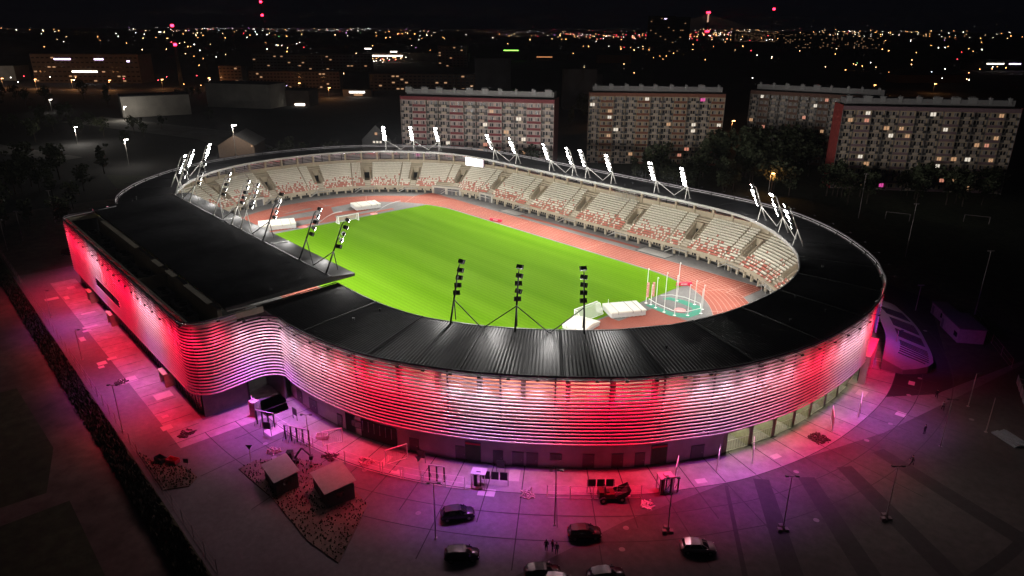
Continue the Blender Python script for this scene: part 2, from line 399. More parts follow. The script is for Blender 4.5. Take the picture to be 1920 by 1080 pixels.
# seating bowl -------------------------------------------------------------
NR = 14; FO, FZ = -13.2, 2.2; TR, RZ = 0.76, 0.52
vom = []        # vomitory positions along the ring
s = s_of(-70, 52.5) % PER
vs_list = []
sv = s_of(-2, 66.6)
for k in range(-16, 17): vs_list.append(sv+k*21.6)
def in_len(s): return 6 < (s-S0) % PER < LEN-6
vs_list = [v for v in vs_list if in_len(v)]
gates = [s_of(-101, 27), s_of(-64, 62.8), s_of(-52, 66), s_of(-106, -16)]
def vdist(s):
    return min(min(abs((s-v) % PER), PER-abs((s-v) % PER)) for v in vs_list)
bowl = MB(); step = 1.08; n = int((LEN-2)/step)
prev = None
def profile(s, slot):
    P = [(FO, 0.9), (FO, FZ)]
    for r in range(NR):
        z = FZ+r*RZ; o0 = FO+.25+r*TR
        if slot and 4 <= r <= 9: z = FZ+4*RZ-.35
        P.append((o0, z)); P.append((o0+TR, z))
    P.append((FO+.25+NR*TR, FZ+NR*RZ-.4)); P.append((-1.95, FZ+NR*RZ-.4)); P.append((-1.9, 10.7)); P.append((-1.6, 10.7)); P.append((-1.6, 3))
    return [tuple(ring(s, o, z)) for o, z in P]
ss = [S0+1]
while ss[-1] < S0+LEN-1:
    ss.append(ss[-1]+step)
extra = []
for v in vs_list:
    base = v % PER
    while base < S0: base += PER
    extra += [base-1.12, base-1.1, base+1.1, base+1.12]
ss = sorted([s for s in ss if vdist(s) > 1.5]+extra)
rows = []
for s in ss: rows.append(profile(s, vdist(s) < 1.11))
bowl.grid(rows)
bw = bowl.obj('seating_bowl', beige, st)
for v in vs_list:
    T = Matrix.Translation(ring(v, 0, 0)) @ Matrix.Rotation(rotz_in(v), 4, 'Z')   # +y inward
    y_ = lambda r: -(FO+.25+r*TR)
    z_ = lambda r: FZ+r*RZ
    b = MB()
    for sx in (-1, 1):     # sloped side walls with coping
        xa, xb = sx*1.12, sx*1.34
        yA, yB = y_(4)+.1, y_(10)
        P = [(xa,yA,z_(4)-.3),(xa,yB,z_(4)-.3),(xa,yB,z_(10)+.75),(xa,yA,z_(4)+.65)]
        P2 = [(xb, p[1], p[2]) for p in P]
        P = [tuple(T@Vector(p)) for p in P]; P2 = [tuple(T@Vector(p)) for p in P2]
        b.poly(P); b.poly(P2[::-1]); b.quad(P[3],P[2],P2[2],P2[3]); b.quad(P[0],P[3],P2[3],P2[0]); b.quad(P[1],P2[1],P2[2],P[2])
    b.box(-1.34, y_(10)-.25, z_(4)+2.2, 1.34, y_(10)-.02, z_(10)+.75, T)
    b.obj('vomitory', beige, st)
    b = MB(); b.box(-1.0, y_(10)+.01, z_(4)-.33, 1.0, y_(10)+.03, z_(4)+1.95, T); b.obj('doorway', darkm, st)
    b = MB()               # aisle steps below the vomitory
    for r in range(4): b.box(-1.0, y_(r)-TR*.5, z_(r)-.1, 1.0, y_(r)+.02-TR*.5+TR*.5, z_(r)+.26-.0, T)
    b.obj('aisle_stair', mat('aisle_concrete',(0.55,0.50,0.40),.8,var=.08), st)
    b = MB()               # steel stair down to the track apron
    y0 = -FO+.1
    b.box(-2.4, y0, 1.6, 2.4, y0+1.1, 1.72, T)
    for x in (-2.3, 0, 2.3): b.tube(T@Vector((x,y0+1.0,0)), T@Vector((x,y0+1.0,2.6)), .06, 4)
    b.tube(T@Vector((-2.3,y0+1.0,2.6)), T@Vector((2.3,y0+1.0,2.6)), .05, 4)
    for yy in (y0+.15, y0+1.05):
        b.tube(T@Vector((2.4,yy,1.65)), T@Vector((5.0,yy,0.1)), .09, 4); b.tube(T@Vector((2.4,yy,2.6)), T@Vector((5.0,yy,1.05)), .05, 4)
    for k in range(7):
        t = k/7; b.box(2.4+2.6*t, y0+.15, 1.6-1.55*t-.04, 2.8+2.6*t, y0+1.05, 1.6-1.55*t, T)
    b.obj('access_stair', steel, st)
# front wall windows, buttresses
s = S0+3
k = 0
while s < S0+LEN-3:
    T = Matrix.Translation(ring(s, 0, 0)) @ Matrix.Rotation(rotz_in(s), 4, 'Z'); y0 = -FO
    vis = not (rp(s).y < 5 and rp(s).x > 45)
    if vis:
        b = MB(); b.box(-.28, y0-.05, 0, .28, y0+.55, 1.5, T); b.obj('buttress', beige, st)
        if vdist(s+2.1) > 2.2:
            b = MB()
            for i in range(3): b.box(.9+i*.95, y0-.05, .95, 1.65+i*.95, y0+.02, 1.6, T)
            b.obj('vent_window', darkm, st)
    s += 4.32; k += 1
b = MB(); b.grid(rg(S0+1, S0+LEN-1, [(FO-.02, 1.75), (FO-.14, 1.75), (FO-.14, FZ+.35), (FO+.02, FZ+.35), (FO+.02, FZ)])); b.obj('parapet', beige, st)
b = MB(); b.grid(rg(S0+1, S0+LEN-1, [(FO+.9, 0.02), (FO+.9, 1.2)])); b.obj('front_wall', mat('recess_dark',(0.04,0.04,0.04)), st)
# service gates in the stand front
for v, wd in ((s_of(-104.5,-17),3.2),(s_of(-70,61),5.6),(s_of(-46,66.5),3.0)):
    T = Matrix.Translation(ring(v, 0, 0)) @ Matrix.Rotation(rotz_in(v), 4, 'Z'); y0 = -FO
    b = MB(); b.box(-wd-.6, y0-.9, 0, wd+.6, y0+.62, 2.9, T); g = b.obj('service_gate', mat('gate_white',(0.5,0.48,0.42),.7), st)
    b = MB()
    for i in (-1, 1): b.box(i*wd*.52-wd*.42, y0+.62, .02, i*wd*.52+wd*.42, y0+.66, 2.3, T)
    b.obj('door', mat('gate_grey',(0.10,0.10,0.105),.5), g)
# pillars and inner back wall louvre openings
s = S0+2; pil = []
while s < S0+LEN-1:
    T = Matrix.Translation(ring(s, 0, 0)) @ Matrix.Rotation(rotz_in(s), 4, 'Z')
    b = MB(); b.box(-.33, 1.35, 9.0, .33, 2.2, 14.9, T); b.obj('pillar', beige, st)
    s += 6.45
# seats ---------------------------------------------------------------------
def seat_mb(b, T):
    b.box(-.21,-.02,.0,.21,.40,.09, T); b.box(-.21,-.06,.09,.21,.02,.46, T)
cands = []
for r in range(NR):
    off = FO+.25+(r+.38)*TR; z = FZ+r*RZ+.30
    s = S0+1.6
    while s < S0+LEN-1.6:
        sc_ = 1-off/90
        d = vdist(s); p = rp(s)
        hid = (p.x > 48 and p.y < 22) or (p.x>-20 and p.y < -20)
        blk = (s-sv) % 21.6
        ok = not hid and d > (1.55 if (r < 4) else 2.5 if r < 10 else 1.6) and not (10.55 < blk < 11.15)
        if r >= 10 and 1.6 < d < 2.6: ok = False
        # the platform for guests, without seats, and the gates
        if 4 <= r <= 9 and s_of(-107,16)-9 < s % PER < s_of(-107,16)-9: ok = False
        for gv, gw in ((s_of(-104.5,-17),4.2),(s_of(-70,61),6.4)):
            if r < 3 and abs(s % PER-gv) < gw: ok = False
        dens = 2.3e-5
        if ok:
            pr_ = (.66,.60,.50,.38,.26,.14,.06,.02)[r] if r < 8 else 0.0
            red = rnd.random() < pr_
            cands.append((ring(s, off, z), rotz_in(s), red, r))
        s += 0.53/ (1+ off/ 95.0) if False else 0.56
cands.sort(key=lambda c: (c[0]-CAM).length)
b0 = MB(); seat_mb(b0, None)
mw = b0.mesh('seat', seatw); mrd = b0.mesh('seat', seatr)
SW, SR = MB(), MB()
# nearest rows that the camera can see past the near roof edge
seen = [c for c in cands if c[0].y > 25 and c[0].x > 40]
first = set(id(c) for c in seen[:290])
for c in cands:
    T = Matrix.Translation(c[0]) @ Matrix.Rotation(c[1]+rnd.uniform(-.04,.04), 4, 'Z')
    if id(c) in first:
        o = mk('seat', mrd if c[2] else mw, bw); o.location = c[0]; o.rotation_euler = (0,0,c[1])
    else:
        seat_mb(SR if c[2] else SW, T)
SW.k = 0
n0 = len(SW.v); SW.v += SR.v; SW.f += [tuple(i+n0 for i in q) for q in SR.f]; SW.m += [1]*len(SR.f)
SW.obj('seat_rows', [seatw, seatr], st, kind='stuff')

# outer ring wall, doors, louvres ----------------------------------------------
SG0, SG1 = s_of(107.6, 12.5), s_of(103.6, 27)      # the entrance gap in the louvres
SOPA, SOPB = s_of(102.4,-24.1), s_of(107.2, 11)    # ground floor open bays
if SG0 < S0: SG0 += PER
if SG1 < S0: SG1 += PER
while SOPA < S0: SOPA += PER
while SOPB < S0: SOPB += PER
SW0 = s_of(43, -66.6)
while SW0 < S0: SW0 += PER
upw = mat('upper_wall', (0.07,0.065,0.07), .8, var=.12)
b = MB(); b.grid(rg(SW0, SOPA, [(-1.2, 0), (-1.2, 4.9)])); b.obj('outer_wall', greywall, st)
b = MB(); b.grid(rg(SW0, SOPA, [(-1.2, 4.9), (-.3, 5.0), (-.3, 7.8), (-1.6, 7.8)])); b.obj('outer_wall', upw, st)
b = MB(); b.grid(rg(SOPA, SG0, [(-1.5, 4.7), (-.3, 4.9), (-.3, 7.8), (-1.6, 7.8)])); b.obj('outer_wall', upw, st)
b = MB(); b.grid(rg(SG1, S0+LEN, [(-1.2, 0), (-1.2, 6.6), (-1.6, 6.6)])); b.obj('outer_wall', greywall, st)
b = MB(); b.grid(rg(SOPA, SG0+2, [(-7.5, 0), (-7.5, 4.8), (-1.2, 4.8)])); b.obj('passage_wall', mat('passage_paint',(0.34,0.34,0.26),.8), st)
b = MB(); b.grid(rg(SOPA, SG0+2, [(0, 0.014), (-7.5, 0.014)])); b.obj('passage_floor', concrete, st)
s = SOPA
while s < SG0:
    T = Matrix.Translation(ring(s,0,0)) @ Matrix.Rotation(rotz_in(s),4,'Z')
    b = MB(); b.box(-.4,1.2,0,.4,7.4,4.75,T); b.obj('pier', MC['passage_paint'], st)
    b = MB()
    for i in range(9): b.tube(T@Vector((.5+i*.5,1.3,0.05)), T@Vector((.5+i*.5,1.3,1.9)), .025, 3)
    for z in (.15,1.9): b.tube(T@Vector((.45,1.3,z)), T@Vector((4.7,1.3,z)), .04, 4)
    b.obj('bar_gate', steel, st)
    L_ = bpy.data.lights.new('passage_lamp','AREA'); L_.energy = 260; L_.size = 1.2; L_.color = (1,.92,.62)
    lo = bpy.data.objects.new('passage_lamp', L_); COL.objects.link(lo); lo.location = T@Vector((2.6,4.2,4.5)); lo.parent = st
    s += 5.2
# doors in the wall (places along the ring)
for x,y,wd,h,kind_ in [(46.5,-66.1,.8,2.2,'d'),(49.8,-66,.7,2.2,'d'),(51.4,-66,.7,2.2,'d'),(57.5,-65,.55,2.2,'d'),(60,-64,1.0,3.2,'v'),(62,-63.6,1.3,1.1,'w'),
        (71.9,-60,.75,2.3,'d'),(78.3,-56,.8,2.3,'d'),(80.2,-54.6,1.15,3.3,'g'),(83.2,-52.3,.7,2.3,'d'),(85.2,-50.6,.8,2.3,'d'),(87.2,-48.9,.8,2.3,'d'),
        (89.2,-46.6,.8,1.0,'w'),(92.6,-43.2,.8,2.3,'d'),(95,-40.1,.8,2.3,'d'),(97.4,-36.6,.7,2.3,'d'),(98.7,-34.4,1.2,3.3,'g'),(101.4,-28.4,1.0,2.3,'d')]:
    v = s_of(x,y); T = Matrix.Translation(ring(v,-1.2,0)) @ Matrix.Rotation(rotz_in(v),4,'Z')
    m_ = {'d':doorm,'v':darkm,'w':glassd,'g':mat('green_passage',(0.05,0.10,0.05),.8)}[kind_]
    z0 = 1.3 if kind_ == 'w' else .02
    b = MB(); b.box(-wd-.08,-.10,z0-.0,wd+.08,.05,z0+h+.08,T); fo = b.obj('door_frame' if kind_ != 'w' else 'window', mat('frame_grey',(0.2,0.19,0.2),.5), st)
    b = MB(); b.box(-wd,-.13,z0+.02,wd,-.101,z0+h,T); b.obj('door' if kind_ != 'w' else 'pane', m_, fo)
    if kind_ == 'd':
        b = MB(); p = T@Vector((wd*.7,-.18,1.1)); b.box(-.02,-.05,-.08,.02,.05,.08, Matrix.Translation(p)); b.obj('handle', steel, fo)
    if kind_ == 'g':
        b = MB(); b.box(-wd,-.15,h-.35,wd,-.131,h-.05,T); b.obj('sign', redm, fo)
# loading bay with hanging rails
T = Matrix.Translation(ring(s_of(66,-62.8),-1.2,0)) @ Matrix.Rotation(rotz_in(s_of(66,-62.8)),4,'Z')
b = MB(); b.box(-3.4,-.06,.02,3.4,.05,3.3,T); lb = b.obj('loading_bay', mat('bay_dark',(0.03,0.02,0.025)), st)
b = MB()
for i in range(6): b.tube(T@Vector((-3+i*1.1,-.1,3.1)), T@Vector((-2.7+i*1.1,-.5,1.6)), .04, 4)
b.obj('rail', steel, lb)

# the louvre line in plan
def arc(cx, cy, r, a0, a1, n=8): return [Vector((cx+r*math.cos(R(a0+(a1-a0)*i/n)), cy+r*math.sin(R(a0+(a1-a0)*i/n)))) for i in range(n+1)]
OFF = 0.7
bld = [Vector((-47.5,-68)), Vector((-47.5,-74))]+arc(-43.5,-76.6,4,180,270)+[Vector((x,-80.6)) for x in (-30,-20,-1,10,25,37)]+arc(37.7,-76.6,4,270,360)+[Vector((41.7,-72.6))]
fil = arc(46.4,-71.4,4.7,180,108,8)
sT0 = s_of(48,-66.4)
def ring2(sa, sb, off=OFF, step=1.3):
    n = int((sb-sa)/step); return [Vector(ring(sa+(sb-sa)*i/n, off, 0)[:2]) for i in range(n+1)]
while sT0 < S0: sT0 += PER
near_line = bld+fil+ring2(sT0, SG0)
far_line = ring2(SG1, S0+LEN-1, OFF, 2.0)
def sweep(b, pts, z0_, wd=.14, h=.14, n=6, off=0, drop=0):
    rows = []
    for i, p in enumerate(pts):
        z = z0_-drop*max(0, min(1, (p.y*-1-67.5)/9)) if p.x < 48 else z0_
        a = pts[max(0,i-1)]; c = pts[min(len(pts)-1,i+1)]; d = (c-a).normalized(); nrm = Vector((d.y,-d.x))
        rows.append([(p.x+nrm.x*(off+wd*math.cos(2*math.pi*k/n)), p.y+nrm.y*(off+wd*math.cos(2*math.pi*k/n)), z+h*math.sin(2*math.pi*k/n)) for k in range(n)])
    b.grid(rows, closed=True)
zs = [5.2+.562*i for i in range(20)]
nb_ = len(bld)
for z in zs:
    if 7.6 < z < 9.4:
        i20 = bld.index(Vector((-20,-80.6)))
        b = MB(); sweep(b, near_line[:i20+1], z, drop=.8); sweep(b, near_line[i20+1:], z, drop=.8)
    else:
        b = MB(); sweep(b, near_line, z, drop=.8)
    b.obj('louvre', louvm, st, smooth=True)
    b = MB(); sweep(b, far_line, z, n=4); b.obj('louvre', louvm, st)
for z in (16.44,17.0,17.5):
    b = MB(); sweep(b, bld, z, drop=.8); b.obj('louvre', louvm, st, smooth=True)
# top tube
b = MB(); sweep(b, bld, 17.1, .13, .13, 6); sweep(b, fil+ring2(sT0, S0+LEN-1), 16.0, .14, .14, 6); b.obj('edge_tube', mat('edge_tube_paint',(0.10,0.085,0.10),.45,metal=.2,var=.1), st)
# posts behind the louvres and brackets to the roof edge
s = sT0+1
while s < S0+LEN-1:
    p = ring(s, OFF-.30, 5.0); q = ring(s, OFF-.28, 15.9)
    if not (SG0 < s < SG1):
        b = MB(); b.tube(p, q, .14, 4); b.obj('louvre_post', steeld, st)
    b = MB(); b.tube(ring(s,-.2,15.1), ring(s,OFF,15.95), .07, 4); b.obj('bracket', steel, st)
    s += 7.6
for x in [-44+6*i for i in range(14)]:
    b = MB(); b.tube((x,-80.3,4.2), (x,-80.3,16.9), .14, 4); b.obj('louvre_post', steeld, st)
    b = MB(); b.tube((x,-79.3,16.4), (x,-80.6,17.1), .07, 4); b.obj('bracket', steel, st)

# main building -------------------------------------------------------------
b = MB()
b.grid([[(-46.5,-66,z),(-46.5,-79.4,z),(40.3,-79.4,z),(40.3,-72.0,z)] for z in (4.2,16.4)]); b.obj('building_wall', upw, st)
b = MB()
b.grid([[(x,y,z) for x,y in ((40.3,-79.4),(40.3,-72))] for z in (0,4.2)]); b.obj('building_wall', mat('base_wall',(0.16,0.15,0.16),.8), st)
b = MB(); b.box(-46.3,-79.2,11.4,40.8,-66,12.0); b.obj('deck', mat('deck_felt',(0.03,0.028,0.03),.9), st)
b = MB()
for q in ((-46.6,-79.5,40.2,-79.2),(-46.6,-79.2,-46.3,-67),(40.0,-79.2,40.4,-67.5)): b.box(q[0],q[1],15.6,q[2],q[3],16.6)
b.obj('parapet', beige_d, st)
b = MB(); b.box(-38,-73.9,11.9,37,-73.2,16.85); b.obj('deck_wall', beige_d, st)
b = MB()
for x0,x1 in ((-36,-8),(3,8),(11.5,16),(22,34)):
    b = MB(); b.box(x0,-74.4,16.86,x1,-73.05,17.0); b.obj('coping', beige, st)
b = MB(); b.box(9.6,-79.2,12,10.4,-73,15.9); b.box(-46.3,-73,12,-38,-72.6,15.8); b.obj('deck_wall', beige_d, st)
for i,(x,y,l,d_,h) in enumerate([(-38,-76,5,2.2,2.2),(-30,-75.2,6,2.4,1.9),(-22,-76.6,4,2,2.5),(-15,-75,5,2.4,2.1),(-7,-76.4,6,2.5,1.8),(2,-75.4,4,2.2,2.4),(15,-76,5,2.4,2.2),(22,-75.2,5,2.2,1.8),(29,-76.5,5,2.4,2.4),(35.5,-75.4,3,2.2,2.0)]):
    t = thing('ventilation_unit', ['dark ventilation unit on the roof deck behind the parapet at its left end','long dark ventilation unit second from the left on the roof deck','tall dark ventilation unit third from the left on the roof deck','dark ventilation unit fourth from the left on the roof deck','low dark ventilation unit fifth from the left on the roof deck','dark ventilation unit just left of the wall that divides the roof deck','dark ventilation unit just right of the wall that divides the roof deck','low dark ventilation unit in the middle of the right roof deck','tall dark ventilation unit near the right end of the roof deck','short dark ventilation unit in the rightmost corner of the roof deck'][i], 'ventilation unit', (x,y,12))
    b = MB(); b.box(-l/2,-d_/2,.3,l/2,d_/2,h); b.obj('casing', mat('unit_grey',(0.22,0.21,0.21),.6), t)
    [(lambda q: (q.tube((sx*l*.25,0,h),(sx*l*.25,0,h+.35),.7,10), q.obj('fan_cowl', steeld, t)))(MB()) for sx in (-1,1)]
    b = MB(); b.tube((l*.4,0,h*.6),(l*.4+1.6,.3,h*.6),.25,8); b.obj('duct', mat('duct_metal',(0.15,0.15,0.15),.4,metal=.5), t)
# ground storey glazing of the long side
b = MB(); b.box(-46.4,-79.0,0,40.2,-78.6,4.2); b.obj('building_wall', mat('lobby_wall',(0.10,0.095,0.08),.7), st)
for i in range(28):
    x = -46+i*3.05
    b = MB(); b.box(x+.08,-79.36,.05,x+2.92,-79.3,4.1); gp_ = b.obj('glazed_panel', glassd, st)
    b = MB(); b.box(x-.06,-79.45,0,x+.06,-79.25,4.15); b.box(x+1.44,-79.42,0,x+1.56,-79.28,4.1); b.obj('mullion', mat('mullion_grey',(0.22,0.2,0.2),.5), gp_)
for x in (-30,-12,24):
    b = MB(); b.box(x-1.6,-81.2,2.5,x+1.6,-79.3,2.65); b.box(x-1.5,-81.1,0,x-1.35,-79.4,2.5); b.box(x+1.35,-81.1,0,x+1.5,-79.4,2.5)
    b.obj('entrance_porch', mat('porch_pale',(0.5,0.46,0.3),.6), st)
b = MB(); b.box(35.7,-66.9,0,36.1,-51.9,15.3); b.box(36.1,-66.75,0,43.4,-66.45,15.0); b.obj('end_wall', MC['base_wall'], st)  # added to stop stand light leaking out at the ring's start
b = MB(); b.box(-49.3,-66.9,0,-48.9,-51.9,15.3); b.obj('end_wall', MC['base_wall'], st)  # added light stop at the ring's other end
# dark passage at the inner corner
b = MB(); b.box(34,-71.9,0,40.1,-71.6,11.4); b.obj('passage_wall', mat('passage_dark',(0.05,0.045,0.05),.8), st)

# main roof with real corrugation, sloping to the outside
X0, X1 = -50.6, 38.2
def mroof(name, xa, xb, y0, z0, y1, z1, m_):
    b = MB(); n = int((xb-xa)/.28)//2*2; rows = []
    for y, z in ((y0,z0),((y0+y1)/2,(z0+z1)/2),(y1,z1)):
        rows.append([(xa+(xb-xa)*i/n, y, z+(.11 if i % 2 else 0)) for i in range(n+1)])
    b.grid(rows); b.obj(name, m_, st)
for k in range(8):
    xa = X0+(X1-X0)*k/8; xb = X0+(X1-X0)*(k+1)/8
    mroof('roof_panel', xa+.03, xb-.03, -72.9, 17.0, -53.6, 18.0, roofm)
    mroof('roof_panel', xa+.03, xb-.03, -53.6, 18.0, -48.8, 17.55, roofin)
b = MB(); b.box(X0,-53.75,18.02,X1,-53.45,18.16); b.obj('roof_ridge', steeld, st)
b = MB()
b.quad((X0,-72.9,16.6),(X0,-48.8,17.1),(X1,-48.8,17.1),(X1,-72.9,16.6))
b.quad((X0,-48.78,17.1),(X1,-48.78,17.1),(X1,-48.78,17.62),(X0,-48.78,17.62))
b.quad((X0,-72.95,16.6),(X1,-72.95,16.6),(X1,-72.95,17.1),(X0,-72.95,17.1))
for x in (X0-.02, X1+.02): b.poly([(x,-72.9,16.6),(x,-48.8,17.1),(x,-48.8,17.6),(x,-53.6,18.05),(x,-72.9,17.05)])
b.obj('roof_edge', mat('roof_edge_metal',(0.03,0.03,0.03),.5,var=.1), st)
for x in (-14.5,11.5): 
    b = MB(); b.box(x,-53.3,18.0,x+.12,-49.2,17.95); b.tube((x,-53.2,18.2),(x,-49.4,17.9),.05,4); b.obj('safety_rail', white, st)
# roof truss and ladder under the right end of the main roof
b = MB(); b.tube((37.8,-72.6,16.4),(38.3,-66.9,16.3),.12,5); b.tube((37.8,-72.6,15.6),(38.3,-66.9,16.3),.09,5); b.obj('truss', steel, st)
# end of the ring at the entrance gap: red-lit wall, column and beam
gapw = thing('entrance_gate', 'pale gatehouse wall and beam beside the gap in the louvres at the right end', 'gatehouse', ring(s_of(107.2,18.5),0,0), rotz_in(s_of(107.2,18.5)))
b = MB(); b.box(-4.2,-1.2,3.3,5.5,.2,5.6); b.obj('beam', mat('gate_plaster',(0.5,0.42,0.42),.7), gapw)
b = MB(); b.box(3.9,-1.1,0,5.3,.1,3.3); b.obj('column', MC['gate_plaster'], gapw)
b = MB(); b.box(-4.1,-1.1,0,-3.2,.1,3.3); b.obj('column', steel, gapw)
b = MB(); b.box(-3.1,.0,0,3.8,.3,3.3); b.obj('doorway', darkm, gapw)
b = MB(); b.box(-7.5,.2,5.6,6.5,.6,14.8); b.obj('wall', mat('gate_plaster2',(0.6,0.5,0.5),.6), gapw)
b = MB(); b.poly([(-4.2,-1.2,5.62),(5.4,-1.2,5.62),(5.4,.2,5.62),(-4.2,.2,5.62)]); b.obj('ledge', MC['gate_plaster2'], gapw)
# low annex beyond the gap
ax = thing('annex', 'low curved annex with striped grille roof outside the stadium at its right end', 'annex building')
sA, sB = s_of(105.2,21.5), s_of(82,53.5)
def axp(t, u):   # t along, u across
    s = sA+(sB-sA)*t; bul = 9.6*min(1,(t*9+.25))**.5*min(1,((1-t)*4+.02))**.6
    o = 2.6+(bul-2.6+1.5)*u; z = 4.6*(1-u*.6)*(.5+.5*min(1,t*8))*(.6+.4*min(1,(1-t)*4))
    return ring(s, o, z)
b = MB(); rows = [[axp(i/30, j/6) for j in range(7)] for i in range(31)]
b.grid(rows); b.grid([[Vector((p.x,p.y,0)) for p in [r_[-1] for r_ in rows]], [r_[-1] for r_ in rows]]); b.poly([rows[0][0]]+[p for p in rows[0][1:]]+[Vector((rows[0][-1].x,rows[0][-1].y,0)), Vector((rows[0][0].x,rows[0][0].y,0))])
b.obj('shell', mat('annex_skin',(0.16,0.15,0.16),.6,var=.08), ax)
for k in range(4):
    t0 = .07+k*.145
    for j in range(8):
        t = t0+j*.0135
        b = MB(); pts = [axp(t, u)+Vector((0,0,.07)) for u in (.3,.5,.7,.9)]; b.path(pts, .085, 4); b.obj('grille_bar', steeld, ax)

# scoreboard
v = s_of(-62.5, 64.2); T0 = ring(v,-3.2,0)
sbd = thing('scoreboard', 'bright white video screen hanging under the far roof edge', 'screen', (T0.x,T0.y,0), rotz_in(v))
b = MB(); b.box(-4.3,-.5,9.6,4.3,0,14.6); b.obj('housing', mat('screen_housing',(0.5,0.35,0.5),.5), sbd)
b = MB(); b.box(-4.1,.0,9.75,4.1,.06,14.45); b.obj('screen', mat('screen_glow',(0.8,0.8,0.8),.5,var=0,emit=(1,.985,.96),es=1.6,sampled=True), sbd)
b = MB()
for (x,z) in ((3.2,13.5),(3.5,13.2),(3.3,12.9),(3.1,11.2),(3.4,10.9),(2.9,12.2)): b.box(x-.16,.061,z-.1,x+.16,.07,z+.1)
b.obj('screen_marks', mat('screen_mark',(0.35,0.45,0.3),.5,var=0), sbd)
b = MB(); b.tube((-3,-.3,14.6),(-3,-.3,15.3),.1,5); b.tube((3,-.3,14.6),(3,-.3,15.3),.1,5); b.obj('hanger', steel, sbd)
# small lamps and speakers under the roof edge
lampg = mat('lamp_glass_pinkwhite',(0.8,0.8,0.8),var=0,emit=(1,.86,.95),es=7)
for i, x in enumerate((-103,-97,-89,-80,-70,-30,-8,14,38,62)):
    cand = [k for k in range(len(raw)) if raw[k].y > 0]
    k = min(cand, key=lambda k: abs(raw[k].x-x)); v = cum[k]; p = ring(v,-2.5,13.6)
    fl = thing('wall_floodlight', 'small lit floodlight on the back wall, number %s along the far stand' % ('one two three four five six seven eight nine ten'.split()[i]), 'floodlight', p, rotz_in(v))
    fl['label'] = ['small lit floodlight above the left end of the far stand','small lit floodlight second from the left above the seats','small lit floodlight third from the left above the seats','small lit floodlight left of the two masts behind the far goal','small lit floodlight just left of the video screen','small lit floodlight right of the video screen','small lit floodlight above the scaffolding in the far stand','small lit floodlight right of the scaffolding in the far stand','small lit floodlight above the sixth block of the far stand','small lit floodlight near the right end of the far stand'][i]
    b = MB(); b.box(-.3,-.15,-.2,.3,.15,.25); b.obj('housing', steeld, fl)
    b = MB(); b.box(-.27,.15,-.17,.27,.18,.22); b.obj('lens', lampg, fl)

# ------------------------------------------------------------------ floodlight masts on the roof
glow = mat('floodlight_glass', (0.9,0.9,0.9), var=0, emit=(1,.97,.92), es=55)
glow_w = mat('floodlight_glass_dim', (0.9,0.9,0.9), var=0, emit=(1,.97,.92), es=6)
def lamp_meshes():
    b = MB(); b.box(-.50,-.12,-.32,.50,.22,.32); b.box(-.58,.22,-.38,.58,.30,.38); b.tube((0,-.5,0),(0,-.1,0),.06,4)
    h = b.mesh('floodlight', steeld)
    b = MB(); b.box(-.54,.301,-.35,.54,.33,.35); g = b.mesh('lens', glow); b2 = MB(); b2.box(-.54,.301,-.35,.54,.33,.35); g2 = b2.mesh('lens', glow_w)
    return h, g, g2
LH, LG, LG2 = lamp_meshes()
def pole_mesh(m_):
    b = MB(); b.tube((0,0,0),(0,1.9,3.9),.17,8,.15); b.tube((0,1.9,3.9),(0,4.0,8.5),.15,8,.11); b.tube((0,4.0,8.5),(0,4.5,8.9),.09,6); b.box(-.3,-.3,-.12,.3,.3,.06); return b.mesh('pole', m_, True)
PMs = {0: pole_mesh(steel), 1: pole_mesh(steeld)}
def brace_mesh(m_):
    b = MB(); b.tube((0,1.85,3.8),(0,2.4,.1),.09,6); return b.mesh('brace', m_)
BMs = {0: brace_mesh(steel), 1: brace_mesh(steeld)}
def mast(x, y, z, rz, label, shared, dark, power, tilt=28, lit=(1,1,1,1,1), group=None, aim=None, spill=1800):
    t = thing('floodlight_mast', label, 'floodlight mast', (x,y,z), rz, group)
    mk('pole', PMs[dark], t); mk('brace', BMs[dark], t)
    inv = (Matrix.Translation((x,y,z)) @ Matrix.Rotation(rz,4,'Z')).inverted()
    for q in shared:
        b = MB(); b.tube((0,1.85,3.8), inv@Vector((q[0],q[1],z+.1)), .09, 6); b.obj('strut', steeld if dark else steel, t)
    for i in range(5):
        k = .50+.125*i; p = Vector((0, 4.4*k+.75, 8.9*k+.15)) if i < 4 else Vector((0, 5.1, 9.25))
        o = mk('floodlight', LH, t, p); o.rotation_euler = (R(-tilt),0,rnd.uniform(-.5,.5))
        mk('lens', LG if lit[i] else LG2, o)
    L_ = bpy.data.lights.new('floodlight_beam','SPOT'); L_.energy = power; L_.spot_size = R(122); L_.spot_blend = .6; L_.shadow_soft_size = .5; L_.color = (1,.96,.90)
    lo = bpy.data.objects.new('floodlight_beam', L_); COL.objects.link(lo); lo.parent = t; lo.location = (0,5.9,6.8)
    lo.rotation_euler = (R(90-tilt),0,0)
    L_ = bpy.data.lights.new('floodlight_spill','POINT'); L_.energy = spill; L_.shadow_soft_size = .5; L_.color = (1,.96,.92)
    lo = bpy.data.objects.new('floodlight_spill', L_); COL.objects.link(lo); lo.parent = t; lo.location = (0,7.4,5.2)
    return t
def mid(p, q, inward=1.2):
    m_ = Vector(((p[0]+q[0])/2,(p[1]+q[1])/2)); v = s_of(m_.x,m_.y); n = rn(v); return (m_.x-n.x*inward*0, m_.y-n.y*0)
